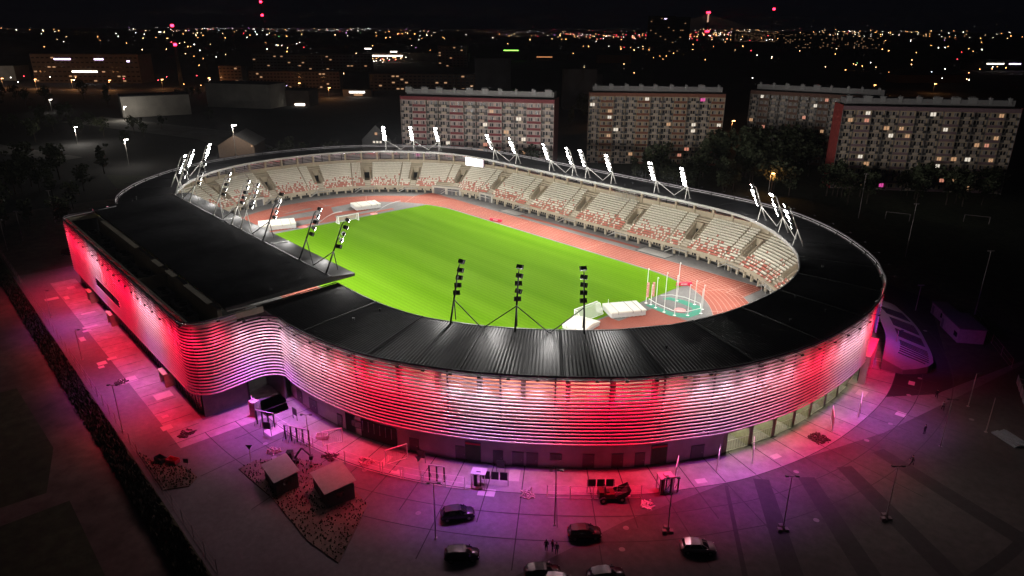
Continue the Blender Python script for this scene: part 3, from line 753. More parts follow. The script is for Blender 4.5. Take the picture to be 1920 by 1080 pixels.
FM = dict(f1=(-69.3,-48.2),f2=(-77.5,-42.8),f3=(-86.4,-34.4),a=(-85.7,36.6),b=(-78.1,44.6),c=(-69.7,51.0),d=(-41.1,55.2),e=(-30,56),f=(-13.3,55.8),g=(-3.1,56),h=(2.5,56.1),i=(13.3,55.8),j=(29.4,55.9),k=(40,56),l=(66.4,50.1),m=(75.3,44.2),n=(83,36.3),n1=(66,-47.7),n2=(75,-41.8),n3=(82.7,-34.2))
links = [('f2','f3'),('a','b'),('b','c'),('d','e'),('f','g'),('h','i'),('j','k'),('l','m'),('m','n'),('n1','n2'),('n2','n3')]
labs = dict(f1='leftmost grey floodlight mast on the far left roof, all five lamps lit',f2='grey floodlight mast second from the left on the far left roof',f3='grey floodlight mast third from the left, arms crossing the roof edge',
 a='grey floodlight mast in front of the gable house, left of the maroon apartment block',b='grey floodlight mast before the left end of the maroon apartment block',c='grey floodlight mast third from the left before the maroon apartment block',
 d='grey floodlight mast just right of the video screen with a gap between its lamps',e='second grey floodlight mast right of the video screen',f='grey floodlight mast before the right end of the maroon apartment block',
 g='grey floodlight mast between the maroon and the brown apartment blocks',h='grey floodlight mast before the left end of the brown apartment block',i='grey floodlight mast above the scaffolding, before the brown apartment block',
 j='grey floodlight mast right of the middle of the far roof, left one of its pair',k='grey floodlight mast right of the middle of the far roof, right one of its pair',
 l='left one of the three grey floodlight masts at the right end of the roof',m='middle one of the three grey floodlight masts at the right end of the roof',n='right one of the three grey floodlight masts at the right end of the roof',
 n1='left one of the three black floodlight masts on the near roof',n2='middle one of the three black floodlight masts on the near roof',n3='right one of the three black floodlight masts on the near roof, by the near goal')
for key,(x,y) in FM.items():
    v = s_of(x,y); sh = []
    for p,q in links:
        if key in (p,q): sh.append(mid(FM[p],FM[q]))
    dark = 1 if key in ('n1','n2','n3') else 0
    lit = {'d':(1,0,0,1,1),'h':(1,0,0,0,1)}.get(key,(1,1,1,1,1))
    mast(x,y,15.85,rotz_in(v),labs[key],sh,dark,42000 if dark else 21000, 31 if dark else 35, lit, 'floodlight masts on the stadium roof')
MX = [-48.2,-37,-20.2,-9,-3.9,8.2,25.2,36.0]
ml = ['floodlight mast at the far left end of the flat black roof, mostly unlit','floodlight mast second from the far end of the flat black roof with white lamps','floodlight mast third from the far end of the flat black roof','pale floodlight mast fourth from the far end of the flat black roof, before the seats','floodlight mast fifth from the far end of the flat black roof, before the red track','floodlight mast sixth from the far end of the flat black roof, by the white mat','floodlight mast second from the near end of the flat black roof, over the grass','floodlight mast at the near right corner of the flat black roof, over the grass']
for i,x in enumerate(MX):
    j = i^1; mxx = (x+MX[j])/2
    mast(x,-53.4,18.1,0,ml[i],[(mxx,-53.2)],1 if i > 4 else 0,31000,31,(1,1,0,1,1),'floodlight masts on the stadium roof',spill=1800)

# ------------------------------------------------------------------ facade wash lights
cl = [0]
for p, q in zip(near_line[:-1], near_line[1:]): cl.append(cl[-1]+(q-p).length)
def at(d):
    i = max(0, min(len(cl)-2, bisect.bisect_right(cl, d)-1)); t = (d-cl[i])/(cl[i+1]-cl[i]+1e-9)
    p = near_line[i].lerp(near_line[i+1], t); dd = (near_line[i+1]-near_line[i]).normalized(); return p, Vector((dd.y,-dd.x))
def d_of(x,y): return cl[min(range(len(near_line)), key=lambda i:(near_line[i].x-x)**2+(near_line[i].y-y)**2)]
def d_pt(x,y):
    best=(1e9,0); d=0
    while d < cl[-1]:
        p,_=at(d); e=(p.x-x)**2+(p.y-y)**2
        if e<best[0]: best=(e,d)
        d+=.5
    return best[1]
keys = [(0,.2)]+[(d_pt(x,y),r) for x,y,r in ((-46,-80.6,.8),(-38,-80.6,1),(-27,-80.6,.9),(-17,-80.6,.1),(-8,-80.6,.95),(9,-80.6,1),(18,-80.6,.2),(25,-80.6,.2),(31,-80.6,.95),(39,-80.6,1),(41.7,-77,.95),(41.7,-74,.6),(43.5,-71.5,.12),(49,-68.6,.0),(57,-67,.3),(66,-64,1),(74,-61,.95),(81,-56,.0),(86,-51,.1),(93,-44,1),(98,-38,1),(103,-28,.05),(106,-20,.25),(109,-9,1),(110,3,.05),(109.9,8,.1))]+[(cl[-1],.9)]
def red_at(d):
    for (d0,r0),(d1,r1) in zip(keys[:-1],keys[1:]):
        if d0 <= d <= d1:
            t = (d-d0)/(d1-d0+1e-9); t = t*t*(3-2*t); t = t*t*(3-2*t); return r0+(r1-r0)*t
    return keys[-1][1]
WHT = (1.0,.64,.82); REDC = (1.0,.004,.045); VIO = (.25,.10,1.0)
def spot(name, loc, aim, col, power, size=110, blend=1.0, soft=.15):
    L_ = bpy.data.lights.new(name,'SPOT'); L_.energy = power; L_.spot_size = R(size); L_.spot_blend = blend; L_.shadow_soft_size = soft; L_.color = col
    o = bpy.data.objects.new(name, L_); COL.objects.link(o); o.location = loc
    o.rotation_euler = (Vector(aim)-Vector(loc)).to_track_quat('-Z','Y').to_euler(); o.parent = st; return o
fixm = MB(); fixm.box(-.25,-.12,-.1,.25,.12,.08); fixm.tube((0,0,0),(0,-1.6,-.1),.04,4); fixme = fixm.mesh('wash_light', steeld)
d = 1.5; k = 0
while d < cl[-1]:
    p, n = at(d); r_ = red_at(d); r_ = max(0,min(1,r_))**.5
    top = 17.1 if d < d_pt(41.7,-73) else 16.0
    loc = Vector((p.x+n.x*2.0, p.y+n.y*2.0, top+.35))
    col = [WHT[i]*(1-r_)+REDC[i]*r_ for i in range(3)]
    lo_ = loc-Vector((0,0,.35))
    spot('wash_beam', lo_, (p.x-n.x*.1, p.y-n.y*.1, 3), col, 1900*(1+.7*r_), 78)
    spot('wash_beam', lo_+Vector((n.x*.4,n.y*.4,.2)), (p.x, p.y, 8), col, 420*(1+.8*r_), 135)
    c2 = [VIO[i]*(1-r_)+REDC[i]*r_ for i in range(3)]
    spot('ground_beam', lo_+Vector((n.x*1.2,n.y*1.2,0)), (p.x+n.x*6.6, p.y+n.y*6.6, 0), c2, 8200*(1-.3*r_), 74)
    if k % 2 == 0: spot('plaza_fill', lo_, (p.x+n.x*(30 if d > 90 else 16), p.y+n.y*(30 if d > 90 else 16), 0), (1,.62,.68) if d < 190 else (1,.80,.74), (2600 if d > 190 else 1700) if d > 90 else 800, 115)  # extra fill spots added to brighten the plaza and car park
    o = mk('wash_light', fixme, st, loc, math.atan2(n.y,n.x)-math.pi/2)
    d += 3.9; k += 1
# far side washes, sparser
s = SG1+2; k = 0
while s < S0+LEN-3:
    loc = ring(s, OFF+1.6, 16.4); ph = math.cos((s-SG1)/38*2*math.pi); r_ = .5+.5*ph
    col = [WHT[i]*(1-r_)+REDC[i]*r_ for i in range(3)]
    spot('wash_beam', loc-Vector((0,0,.35)), ring(s, OFF+.2, 4), col, 1500, 110)
    o = mk('wash_light', fixme, st, loc, rotz_in(s)+math.pi)
    s += 7.5
spot('wash_beam', ring(s_of(107.2,17),3.6,12), ring(s_of(107,19),0,9), REDC, 7000, 110)
spot('wash_beam', ring(s_of(107.2,17),4.5,14), ring(s_of(106.5,20),0,7), REDC, 7000, 80)
spot('ground_beam', ring(s_of(105,24),5,13.5), ring(s_of(101,33),6,0), VIO, 5000, 110)
spot('ground_beam', ring(s_of(107,14),6,13.5), ring(s_of(106,21),6,2), (1,.03,.25), 6000, 100)

# ------------------------------------------------------------------ things on the field
netm = bpy.data.materials.new('goal_net'); netm.use_nodes = True
_n = netm.node_tree.nodes; _l = netm.node_tree.links; _b = _n['Principled BSDF']; _b.inputs['Base Color'].default_value = (.75,.78,.72,1); _b.inputs['Alpha'].default_value = .38
def goal(x, dirx, label):
    g = thing('football_goal', label, 'football goal', (x,0,.03), 0 if dirx > 0 else math.pi, 'football goals')
    for y in (-3.66,3.66):
        b = MB(); b.tube((0,y,0),(0,y,2.44),.10,8); b.obj('post', white, g)
    b = MB(); b.tube((0,-3.76,2.44),(0,3.76,2.44),.10,8); b.obj('crossbar', white, g)
    b = MB()
    for y in (-3.66,3.66): b.tube((0,y,2.4),(1.0,y,2.3),.05,5); b.tube((1.0,y,2.3),(2.1,y,.05),.05,5); b.tube((0,y,.05),(2.1,y,.05),.05,5)
    b.tube((2.1,-3.66,.05),(2.1,3.66,.05),.05,5); b.obj('net_frame', white, g)
    b = MB()
    for y in (-3.66,3.66): b.poly([(0,y,.02),(0,y,2.42),(1,y,2.3),(2.1,y,.05)])
    b.quad((0,-3.66,2.42),(0,3.66,2.42),(1,3.66,2.3),(1,-3.66,2.3)); b.quad((1,-3.66,2.3),(1,3.66,2.3),(2.1,3.66,.05),(2.1,-3.66,.05)); b.obj('net', netm, g)
goal(52.6,1,'near white football goal with net beside the white landing mat'); goal(-52.6,-1,'far white football goal with net at the far end of the grass')
b = MB(); b.tube((55.0,4.8,0),(55.0,4.8,3.4),.05,5); b.obj('pole', white, label='thin pale pole standing right of the near goal', cat='pole')
def landing_mat(x,y,rz,l,w_,h,label,gable=False):
    t = thing('landing_mat', label, 'landing mat', (x,y,.03), rz, 'white covered landing mats')
    b = MB(); b.box(-l/2,-w_/2,.12,l/2,w_/2,h-.04); b.obj('mat_base', matg, t)
    b = MB()
    if gable:
        P = lambda sx,sy,z: (sx*(l/2+.08), sy*(w_/2+.08), z)
        b.quad(P(-1,-1,h),P(1,-1,h),(l/2+.08,0,h+.5),(-l/2-.08,0,h+.5)); b.quad(P(-1,1,h),(-l/2-.08,0,h+.5),(l/2+.08,0,h+.5),P(1,1,h))
        b.poly([P(-1,-1,h),(-l/2-.08,0,h+.5),P(-1,1,h)]); b.poly([P(1,-1,h),P(1,1,h),(l/2+.08,0,h+.5)])
        b.box(-l/2-.08,-w_/2-.08,h-.35,l/2+.08,w_/2+.08,h)
    else:
        b.box(-l/2-.08,-w_/2-.08,h-.3,-.01,w_/2+.08,h+.03); b.box(.01,-w_/2-.08,h-.3,l/2+.08,w_/2+.08,h)
    b.obj('cover', matm, t)
    for q in (-.3,.12,.36):
        b = MB(); x_ = l*q; b.box(x_-.06,-w_/2-.10,h-.55,x_+.06,w_/2+.10,h+(.55 if gable else .05)) if not gable else b.box(x_-.06,-w_/2-.10,h-.55,x_+.06,-w_/2-.085,h); b.obj('strap', mat('strap_grey',(.22,.22,.2),.8), t)
    b = MB()
    for i in range(int(l)): b.box(-l/2+.3+i,-w_/2+.1,0,-l/2+.6+i,w_/2-.1,.12)
    b.obj('pallet', steel, t)
landing_mat(57.2,7.8,R(62),8.2,5.6,1.45,'white covered landing mat between the near goal and the throwing cage')
landing_mat(56.4,-5.6,R(10),5.5,6.2,1.1,'white landing mat half hidden by the near roof edge',True)
landing_mat(-66.5,14.6,R(78),9.0,6.4,1.5,'white covered landing mat behind the far goal')
landing_mat(-62.6,-20.2,R(70),11.0,7.0,1.6,'white covered landing mat beside the flat black roof corner of the grass')
# throwing cage
cg = thing('throwing_cage', 'throwing cage of tall white poles round a red circle and green safety floor', 'throwing cage', (63.2,19.5,0))
poles = [(-4.9,-3.2,5),(-3.0,-3.9,7.5),(-.1,-4.6,9.6),(2.6,-4.4,9.6),(4.6,-2.2,7.5),(5.9,1.0,6),(4.7,3.4,6),(1.8,4.6,6),(-2.3,3.4,9.6),(-6.3,-3.2,8.6)]
for i,(x,y,h) in enumerate(poles):
    b = MB(); b.tube((x,y,0),(x,y,h),.075,6); b.tube((x,y,h),(x+.35,y,h-.15),.06,5); b.box(x-.3,y-.3,.0,x+.3,y+.3,.05); b.obj('pole', white, cg)
b = MB(); pth=[Vector((x,y,1.0)) for x,y in ((-6,-2.6),(-3,-3.6),(2,-4.3),(4.5,-2.6),(5.4,1.6),(3.6,4),(-1,4.6),(-4,3.6),(-5.6,1.4))]; b.path(pth,.07,5); b.obj('rail', white, cg)
op=[(-5.6,-4.4),(-2.6,-5.0),(2.4,-5.4),(5.6,-3.2),(6.0,1.0),(4.0,4.6),(-1.4,5.0),(-4.8,4.0),(-5.6,2.4)]
ip=[(-5.2,-2.6),(-2.4,-3.2),(1.8,-3.2),(3.7,-1.8),(4.0,.4),(2.6,2.4),(-1.2,2.8),(-4.2,2.4),(-4.6,1.6)]
b = MB(); b.grid([[(x,y,.035) for x,y in op],[(x,y,.035) for x,y in ip]]); b.obj('safety_floor', greenf, cg)
b = MB(); b.prism([(1.6+1.35*math.cos(t*.3927),-.9+1.35*math.sin(t*.3927)) for t in range(16)],.03,.07); b.obj('throwing_circle', MC['pink_ring_paint'], cg)
for (x,y,h0,h1) in ((-6.05,-3.2,1.6,5.2),(-4.6,-3.0,2.2,5.6)):
    b = MB(); b.box(x-.22,y-.22,h0,x+.22,y+.22,h1); b.obj('pole_padding', mat('red_white_padding',(0.6,0.08,0.07),.7,var=.5,scale=6,col2=(0.8,.45,.42)), cg)
for x,y,rz,l,lab in ((55.9,32.9,R(55),4.0,'red banner box with white marks at the corner of the grass'),(-21.8,37.4,R(20),4.4,'small red banner with white marks on the far track lane')):
    t = thing('banner', lab, 'banner', (x,y,.03), rz)
    b = MB(); b.box(-l/2,-.22,.05,l/2,.22,.85); b.obj('panel', redm, t)
    b = MB(); 
    for i in range(5): b.box(-.9+i*.35,-.235,.32,-.68+i*.35,-.221,.6)
    b.obj('print', white, t); b = MB(); b.box(-l/2,-.4,0,-l/2+.1,.4,.1); b.box(l/2-.1,-.4,0,l/2,.4,.1); b.obj('foot', steel, t)
# sprinklers: head with an arching jet
jet = bpy.data.materials.new('water_jet'); jet.use_nodes = True; _b = jet.node_tree.nodes['Principled BSDF']; _b.inputs['Base Color'].default_value=(.85,.85,.85,1); _b.inputs['Roughness'].default_value=.3; _b.inputs['Alpha'].default_value=.42
for (x0,y0,dx,dy,ln,hh,lab) in ((-56.3,11.9,-.38,.92,20,1.5,'thin arc of sprinkler water rising behind the far goal on the right'),(-56.4,-9.2,-.46,.89,17,1.5,'thin arc of sprinkler water rising left of the far goal')):
    t = thing('sprinkler', lab, 'sprinkler', (x0,y0,.03))
    b = MB(); b.tube((0,0,0),(0,0,.35),.12,6); b.obj('head', steel, t)
    b = MB(); P=[Vector((dx*ln*u,dy*ln*u,.3+hh*4*u*(1-u)*.9)) for u in [i/16*.8 for i in range(17)]]
    for i,(p,q) in enumerate(zip(P[:-1],P[1:])): b.tube(p,q,.03+.008*i,5,.03+.008*(i+1),caps=False)
    b.obj('water_jet', jet, t)
# scaffold in the far stand
def scaffold(s, off, z, n, h, label):
    t = thing('scaffold', label, 'scaffold', ring(s,off,z), rotz_in(s))
    b = MB()
    for i in range(n+1):
        for y in (0,1.2): b.tube((i*1.5,y,0),(i*1.5,y,h),.05,4)
    b.obj('standard', steel, t); b = MB()
    for k in range(3):
        zz = .3+k*(h-.4)/2; b.tube((0,0,zz),(n*1.5,0,zz),.04,4); b.tube((0,1.2,zz),(n*1.5,1.2,zz),.04,4)
    for i in range(n): b.tube((i*1.5,1.2,.3),(i*1.5+1.5,1.2,h-.2),.04,4)
    b.obj('ledger', steel, t); b = MB(); b.box(0,.1,h-.6,n*1.5,1.1,h-.5); b.obj('platform', mat('scaffold_board',(.25,.24,.23),.7), t)
scaffold(s_of(17,66.6),-3.4,8.9,5,3.4,'grey scaffold tower at the top of the far stand'); scaffold(s_of(-108,-12),-3.4,8.9,3,2.6,'small grey scaffold at the top of the left end stand')

# ------------------------------------------------------------------ things outside, near side
def fence_run(pts, h, label, gapd=2.5, m_=None, mesh=True):
    m_ = m_ or steel; t = thing('fence', label, 'fence')
    for p in pts:
        b = MB(); b.tube((p[0],p[1],0),(p[0],p[1],h),.05,4); b.obj('post', m_, t)
    b = MB()
    for p,q in zip(pts[:-1],pts[1:]):
        for z in (.1,h*.5,h-.05): b.tube((p[0],p[1],z),(q[0],q[1],z),.025,3)
    b.obj('rail', m_, t)
fence_run([tuple(ring(S0+14+i*3.0,5.6,0)[:2]) for i in range(11)],2.1,'thin wire fence standing off the louvred wall, left of the loading bay')
fence_run([tuple(ring(s_of(70,-61)+i*3.0,5.6,0)[:2]) for i in range(5)],2.1,'short wire fence before the louvred wall, left of the turnstiles')
fence_run([tuple(ring(s_of(88.5,-47)+i*3.0,6.0,0)[:2]) for i in range(5)],2.1,'wire fence between the two pairs of turnstiles')
fence_run([(x,-91) for x in range(-95,78,4)],2.2,'long straight fence along the dark verge at the left',m_=mat('fence_weathered',(0.25,0.2,0.2),.7))
fence_run([(x,y) for x,y in ((110.7,66),(113,62),(115.5,57),(118,52),(121,47),(124,42))],2.0,'dark wire fence in the grounds at the right edge',m_=MC['fence_weathered'])
def frame_gate(x,y,rz,wd,h,label,cat='gate'):
    t = thing('gate', label, cat, (x,y,0), rz)
    b = MB(); b.tube((-wd/2,0,0),(-wd/2,0,h),.07,5); b.tube((wd/2,0,0),(wd/2,0,h),.07,5); b.tube((-wd/2,0,h),(wd/2,0,h),.07,5); b.tube((-wd/2,0,.2),(wd/2,0,.2),.05,5); b.obj('frame', white, t)
    b = MB(); n=int(wd/.3)
    for i in range(1,n): b.tube((-wd/2+wd*i/n,0,.2),(-wd/2+wd*i/n,0,h),.022,3)
    b.obj('bars', steel, t)
rzs = lambda x,y: rotz_in(s_of(x,y))
for x,y,dr,wd,lab in ((104.2,-27.5,.9,3.2,'open white barred gate at the left end of the open ground floor'),(106.6,-22,.8,3.6,'white barred gate standing open before the lit ground floor'),(110.4,-4,.5,4.0,'white barred gate near the right end of the lit ground floor'),(111.5,4,.3,4.5,'long white barred gate on the right, nearest the entrance gap'),(61.5,-67.5,1.0,3.0,'leaning white barred gate left of the loading bay'),(72,-62.7,.9,3.4,'white barred gate right of the loading bay'),(101.8,-34.6,1.0,3.0,'narrow white gate right of the right turnstiles')):
    frame_gate(x,y,rzs(x,y)+dr,wd,2.6,lab)
def turnstile(x,y,label):
    t = thing('turnstile', label, 'turnstile', (x,y,0), rzs(x,y), 'turnstiles')
    b = MB()
    for sx in (-1,1):
        for sy in (-1,1): b.box(sx*.95-.05,sy*.7-.05,0,sx*.95+.05,sy*.7+.05,2.4)
    b.obj('frame', steel, t)
    b = MB(); b.box(-1.05,-.8,2.4,1.05,.8,2.52); b.box(-.3,-.3,2.52,.3,.3,2.7); b.obj('canopy', mat('turnstile_roof',(.45,.43,.45),.5), t)
    b = MB(); b.tube((.2,0,0),(.2,0,2.4),.08,6)
    for k in range(9):
        for a in (0,90,180,270): b.tube((.2,0,.2+k*.24),(.2+.6*math.cos(R(a+20)),.6*math.sin(R(a+20)),.2+k*.24),.02,3)
    b.obj('rotor', steeld, t); b = MB(); b.box(-.7,-.2,0,-.3,.2,1.9); b.obj('barrier', steeld, t)
for x,y,l in ((84.6,-57.2,'cage turnstile with a pale flat top, in the left pair'),(102.6,-38.4,'cage turnstile with a pale flat top, in the right pair')): turnstile(x,y,l)
def portal(x,y,rz,n,label):
    t = thing('portal_frame', label, 'gate frame', (x,y,0), rz, 'open gate frames')
    for i in range(n+1):
        b = MB(); b.box(i*1.1-.09,-.09,0,i*1.1+.09,.09,2.5); b.tube((i*1.1,0,1.7),(i*1.1,-.8,.05),.04,4); b.obj('post', steeld, t)
    b = MB(); b.box(-.09,-.08,2.5,n*1.1+.09,.08,2.62); b.obj('header', mat('header_grey',(.3,.28,.3),.6), t)
portal(80.6,-60.3,rzs(82,-56)+math.pi,2,'open dark gate frame left of the left turnstile'); portal(104,-37.3,rzs(103,-37)+math.pi,2,'open dark gate frame right of the right turnstile'); portal(55.2,-72.3,R(28),4,'row of tall dark gate posts before the white part of the wall'); portal(48.0,-73.8,R(30),3,'row of short dark gate posts near the inner corner of the building')
def board(x,y,n,label,rz=None,z=1.0,m_=None):
    t = thing('notice_board', label, 'board', (x,y,0), (rzs(x,y)+math.pi) if rz is None else rz, 'dark boards on posts')
    for i in range(n):
        b = MB(); b.box(i*1.25-.52,-.05,z,i*1.25+.52,.05,z+1.25); b.obj('panel', mat('board_black',(.012,.012,.014),.5), t)
    for i in (-1, n-1):
        b = MB(); b.tube((i*1.25+.62,0,0),(i*1.25+.62,0,z+1.2),.05,4); b.obj('post', steeld, t)
board(86.9,-54.6,3,'row of three black boards right of the left turnstile'); board(97.8,-44.6,3,'row of three black boards behind the small dumper'); board(50.8,-68.6,1,'single dark board on a post near the grey doors',z=.9); board(74.5,-60.0,1,'grey board hung low on the wall left of the doors',z=.8); board(84.2,-52.8,1,'grey board beside the middle doors',z=.8); board(52.4,-74,1,'small dark board on a post near the gate posts',R(40),1.2)
# pallet stack at the corner
t = thing('pallet_stack', 'tall stack of pale pallets at the inner corner of the building', 'pallet stack', (45.2,-72.9,0), R(20))
for k in range(12):
    b = MB(); b.box(-.75,-.6,k*.24,.75,.6,k*.24+.05); b.box(-.7,-.55,k*.24+.05,-.5,.55,k*.24+.17); b.box(.5,-.55,k*.24+.05,.7,.55,k*.24+.17); b.obj('pallet', mat('pallet_wood',(.5,.42,.4),.8,var=.2), t)
b = MB(); b.tube((-.4,0,2.9),(-1,.4,3.3),.05,4); b.tube((.3,0,2.9),(1.0,-.3,3.1),.05,4); b.obj('strap', white, t)
# dumper truck
t = thing('dumper', 'small red site dumper parked before the black boards', 'dumper', (98.9,-45.4,0), math.atan2(RT.y,RT.x)+.12)
b = MB(); b.box(-1.9,-.7,.55,.3,.7,1.25); b.box(-1.9,-.6,1.25,-1.2,.6,1.6); b.obj('chassis', mat('dumper_red',(.08,.015,.015),.4,var=.15), t)
b = MB(); b.poly([(.2,-.95,1.0),(2.4,-.95,1.9),(2.2,-.95,1.2),(1.5,-.95,.7),(.5,-.95,.7)]); b.poly([(.2,.95,1.0),(.5,.95,.7),(1.5,.95,.7),(2.2,.95,1.2),(2.4,.95,1.9)])
b.quad((.2,-.95,1.0),(.5,-.95,.7),(.5,.95,.7),(.2,.95,1.0)); b.quad((.5,-.95,.7),(1.5,-.95,.7),(1.5,.95,.7),(.5,.95,.7)); b.quad((1.5,-.95,.7),(2.2,-.95,1.2),(2.2,.95,1.2),(1.5,.95,.7)); b.quad((2.2,-.95,1.2),(2.4,-.95,1.9),(2.4,.95,1.9),(2.2,.95,1.2)); b.obj('skip', steeld, t)
for x in (-1.4,1.2):
    for y in (-.85,.85):
        b = MB(); b.tube((x,y-.16,.48),(x,y+.16,.48),.48,12); wv_ = b.obj('wheel', tyre, t); b = MB(); b.tube((x,y-.18,.48),(x,y+.18,.48),.2,8); b.obj('rim', steel, wv_)
b = MB(); b.box(-.9,-.3,1.25,-.4,.3,1.4); b.box(-1.05,-.3,1.3,-.9,.3,1.9); b.obj('driver_seat', steeld, t)
b = MB(); b.path([Vector((-1.1,-.65,1.2)),Vector((-1.1,-.65,2.5)),Vector((-1.1,.65,2.5)),Vector((-1.1,.65,1.2))],.05,5); b.obj('roll_bar', steeld, t)
# piles
def pile(x,y,rad,n,label,m_,cat='rubble pile'):
    b = MB()
    for i in range(n):
        a = rnd.uniform(0,6.28); r_ = rad*math.sqrt(rnd.random()); T = Matrix.Translation((x+r_*math.cos(a),y+r_*math.sin(a),.08+.35*(1-r_/rad)*rnd.random())) @ Matrix.Rotation(rnd.uniform(0,3),4,(rnd.random(),rnd.random(),rnd.random()+.1))
        l = rnd.uniform(.12,.5); b.box(-l,-.09,-.07,l,.09,.07,T)
    b.obj('rubble_pile', m_, label=label, cat=cat)
wood = mat('scrap_wood',(.30,.24,.22),.85,var=.4,scale=3); dirt = mat('dark_heap',(.06,.045,.04),.95,var=.4,scale=2)
pile(110.9,-9.4,1.5,70,'dark heap of soil and scraps on the paving at the right',dirt); pile(64.3,-69.6,1.1,30,'small scrap heap lying on the asphalt left of the loading bay',dirt); pile(57.3,-75.2,1.0,25,'pale scraps left on the asphalt above the two sheds',wood); pile(69,-66,1.2,30,'scrap boards lying before the loading bay',wood); pile(90.5,-53.4,1.0,30,'pale board scraps on the violet asphalt right of the left turnstile',wood); pile(103,-42.8,.8,24,'white rubble bag contents beside the right turnstile',mat('white_rubble',(.6,.6,.6),.8)); pile(43.5,-83.5,1.2,30,'dark twisted scraps on the red lit asphalt at the building corner',dirt); pile(18,-86.5,1.0,24,'dark scraps on the violet asphalt beside the long wall',dirt)
# crates red
for x,y,rz,m_,lab in ((50.2,-87.6,.5,redm,'bright red open crate on the dark ground by the left island'),(48.6,-88.8,.3,steeld,'dark grey crate left of the red crate'),(58.9,-68.0,.9,white,'white topped table box by the red lit wall')):
    t = thing('crate', lab, 'crate', (x,y,0), rz); b = MB(); b.box(-.9,-.5,.1,.9,.5,.18); 
    for q in ((-.9,-.5,.9,-.44),(-.9,.44,.9,.5),(-.9,-.44,-.84,.44),(.84,-.44,.9,.44)): b.box(q[0],q[1],.18,q[2],q[3],.75)
    b.obj('body', m_, t); b = MB(); b.box(-.8,-.4,0,-.6,.4,.1); b.box(.6,-.4,0,.8,.4,.1); b.obj('foot', steeld, t)
# planting islands with sheds
isl = [(58.2,-81),(57.8,-78.4),(61,-73.6),(66,-71.2),(70.5,-70.6),(77.8,-71.2),(82,-76),(85,-79.5),(79,-80.5),(68,-80.2)]
b = MB(); b.prism(isl,0,.14); b.obj('traffic_island', soil, kind='structure')
isl2 = [(43.4,-90.8),(47.4,-89.8),(53.2,-86.4),(56.3,-86.2),(57.6,-87.8),(56.2,-90.8)]
b = MB(); b.prism(isl2,0,.14); b.obj('traffic_island', soil, kind='structure')
def scatter_low(name,label,poly,n,sz,m_,cat):
    xs=[p[0] for p in poly]; ys=[p[1] for p in poly]; b = MB(); c=0
    def inside(x,y):
        r_=False
        for i in range(len(poly)):
            x1,y1=poly[i]; x2,y2=poly[i-1]
            if (y1>y)!=(y2>y) and x<(x2-x1)*(y-y1)/(y2-y1)+x1: r_=not r_
        return r_
    while c<n:
        x=rnd.uniform(min(xs),max(xs)); y=rnd.uniform(min(ys),max(ys))
        if not inside(x,y): continue
        a=rnd.uniform(0,6.3); h=sz*rnd.uniform(.5,1.4); d_=Vector((math.cos(a),math.sin(a),0))*sz*.5
        p=Vector((x,y,.1)); b.poly([p-d_,p+d_,p+Vector((d_.y*.6,-d_.x*.6,h))]); c+=1
    b.obj(name,m_,label=label,cat=cat,kind='stuff')
scatter_low('island_grass','rough dark grass and weeds growing on the island round the sheds',isl,1500,.28,grassd,'grass')
scatter_low('island_grass','rough dark weeds growing on the small island by the fence',isl2,500,.28,grassd,'grass')
scatter_low('verge_hedge','dark low hedge growing along the straight fence',[(-96,-94.6),(86,-94.6),(86,-92),(-96,-92)],9000,.75,mat('hedge_leaves',(.02,.026,.012),.9,var=.5),'hedge')
def shed(x,y,rz,l,w_,h,label):
    t = thing('shed', label, 'shed', (x,y,.14), rz, 'site sheds')
    b = MB(); b.box(-l/2,-w_/2,0,l/2,w_/2,h); b.obj('wall', mat('shed_wall',(.10,.085,.085),.8,var=.2), t)
    n = 5
    for i in range(n):
        xa=-l/2-.25+(l+.5)*i/n; xb=xa+(l+.5)/n-.05
        b = MB(); b.quad((xa,-w_/2-.3,h+.05),(xb,-w_/2-.3,h+.05),(xb,w_/2+.3,h+.55),(xa,w_/2+.3,h+.55)); b.quad((xa,-w_/2-.3,h+.0),(xa,w_/2+.3,h+.5),(xb,w_/2+.3,h+.5),(xb,-w_/2-.3,h+.0)); b.quad((xa,-w_/2-.3,h),(xb,-w_/2-.3,h),(xb,-w_/2-.3,h+.05),(xa,-w_/2-.3,h+.05)); b.obj('roof_sheet', mat('shed_roof',(.17,.165,.165),.6,var=.15), t)
    b = MB(); b.box(-.5,-w_/2-.04,.05,.5,-w_/2-.002,2.0); b.obj('door', doorm, t)
    b = MB(); b.box(l/2+.002,-.6,1.1,l/2+.04,.5,1.9); b.obj('window', glassd, t)
    return t
aR = math.atan2(RT.y,RT.x)
shed(65.6,-77.7,R(-5),4.9,3.1,2.2,'left shed with a pale sheet roof on the island, a digger arm beside it')
shed(72.6,-73.3,R(-8),5.4,3.9,2.4,'right shed with a larger pale sheet roof on the island')
t = thing('mini_digger', 'small dark digger with raised arm behind the left shed', 'digger', (62.6,-74.9,.14), R(50))
b = MB(); b.box(-.8,-.6,.5,.8,.6,1.3); b.obj('body', steeld, t); b = MB(); b.box(-1,-.8,0,1,-.45,.45); b.box(-1,.45,0,1,.8,.45); b.obj('track', tyre, t)
b = MB(); b.box(-.5,-.5,1.3,.4,.5,2.4); b.obj('cab', glassd, t); b = MB(); b.tube((.6,0,1.2),(1.8,0,3.0),.14,5); b.tube((1.8,0,3.0),(3.0,0,1.6),.11,5); b.box(2.8,-.3,1.1,3.3,.3,1.7); b.obj('arm', steeld, t)
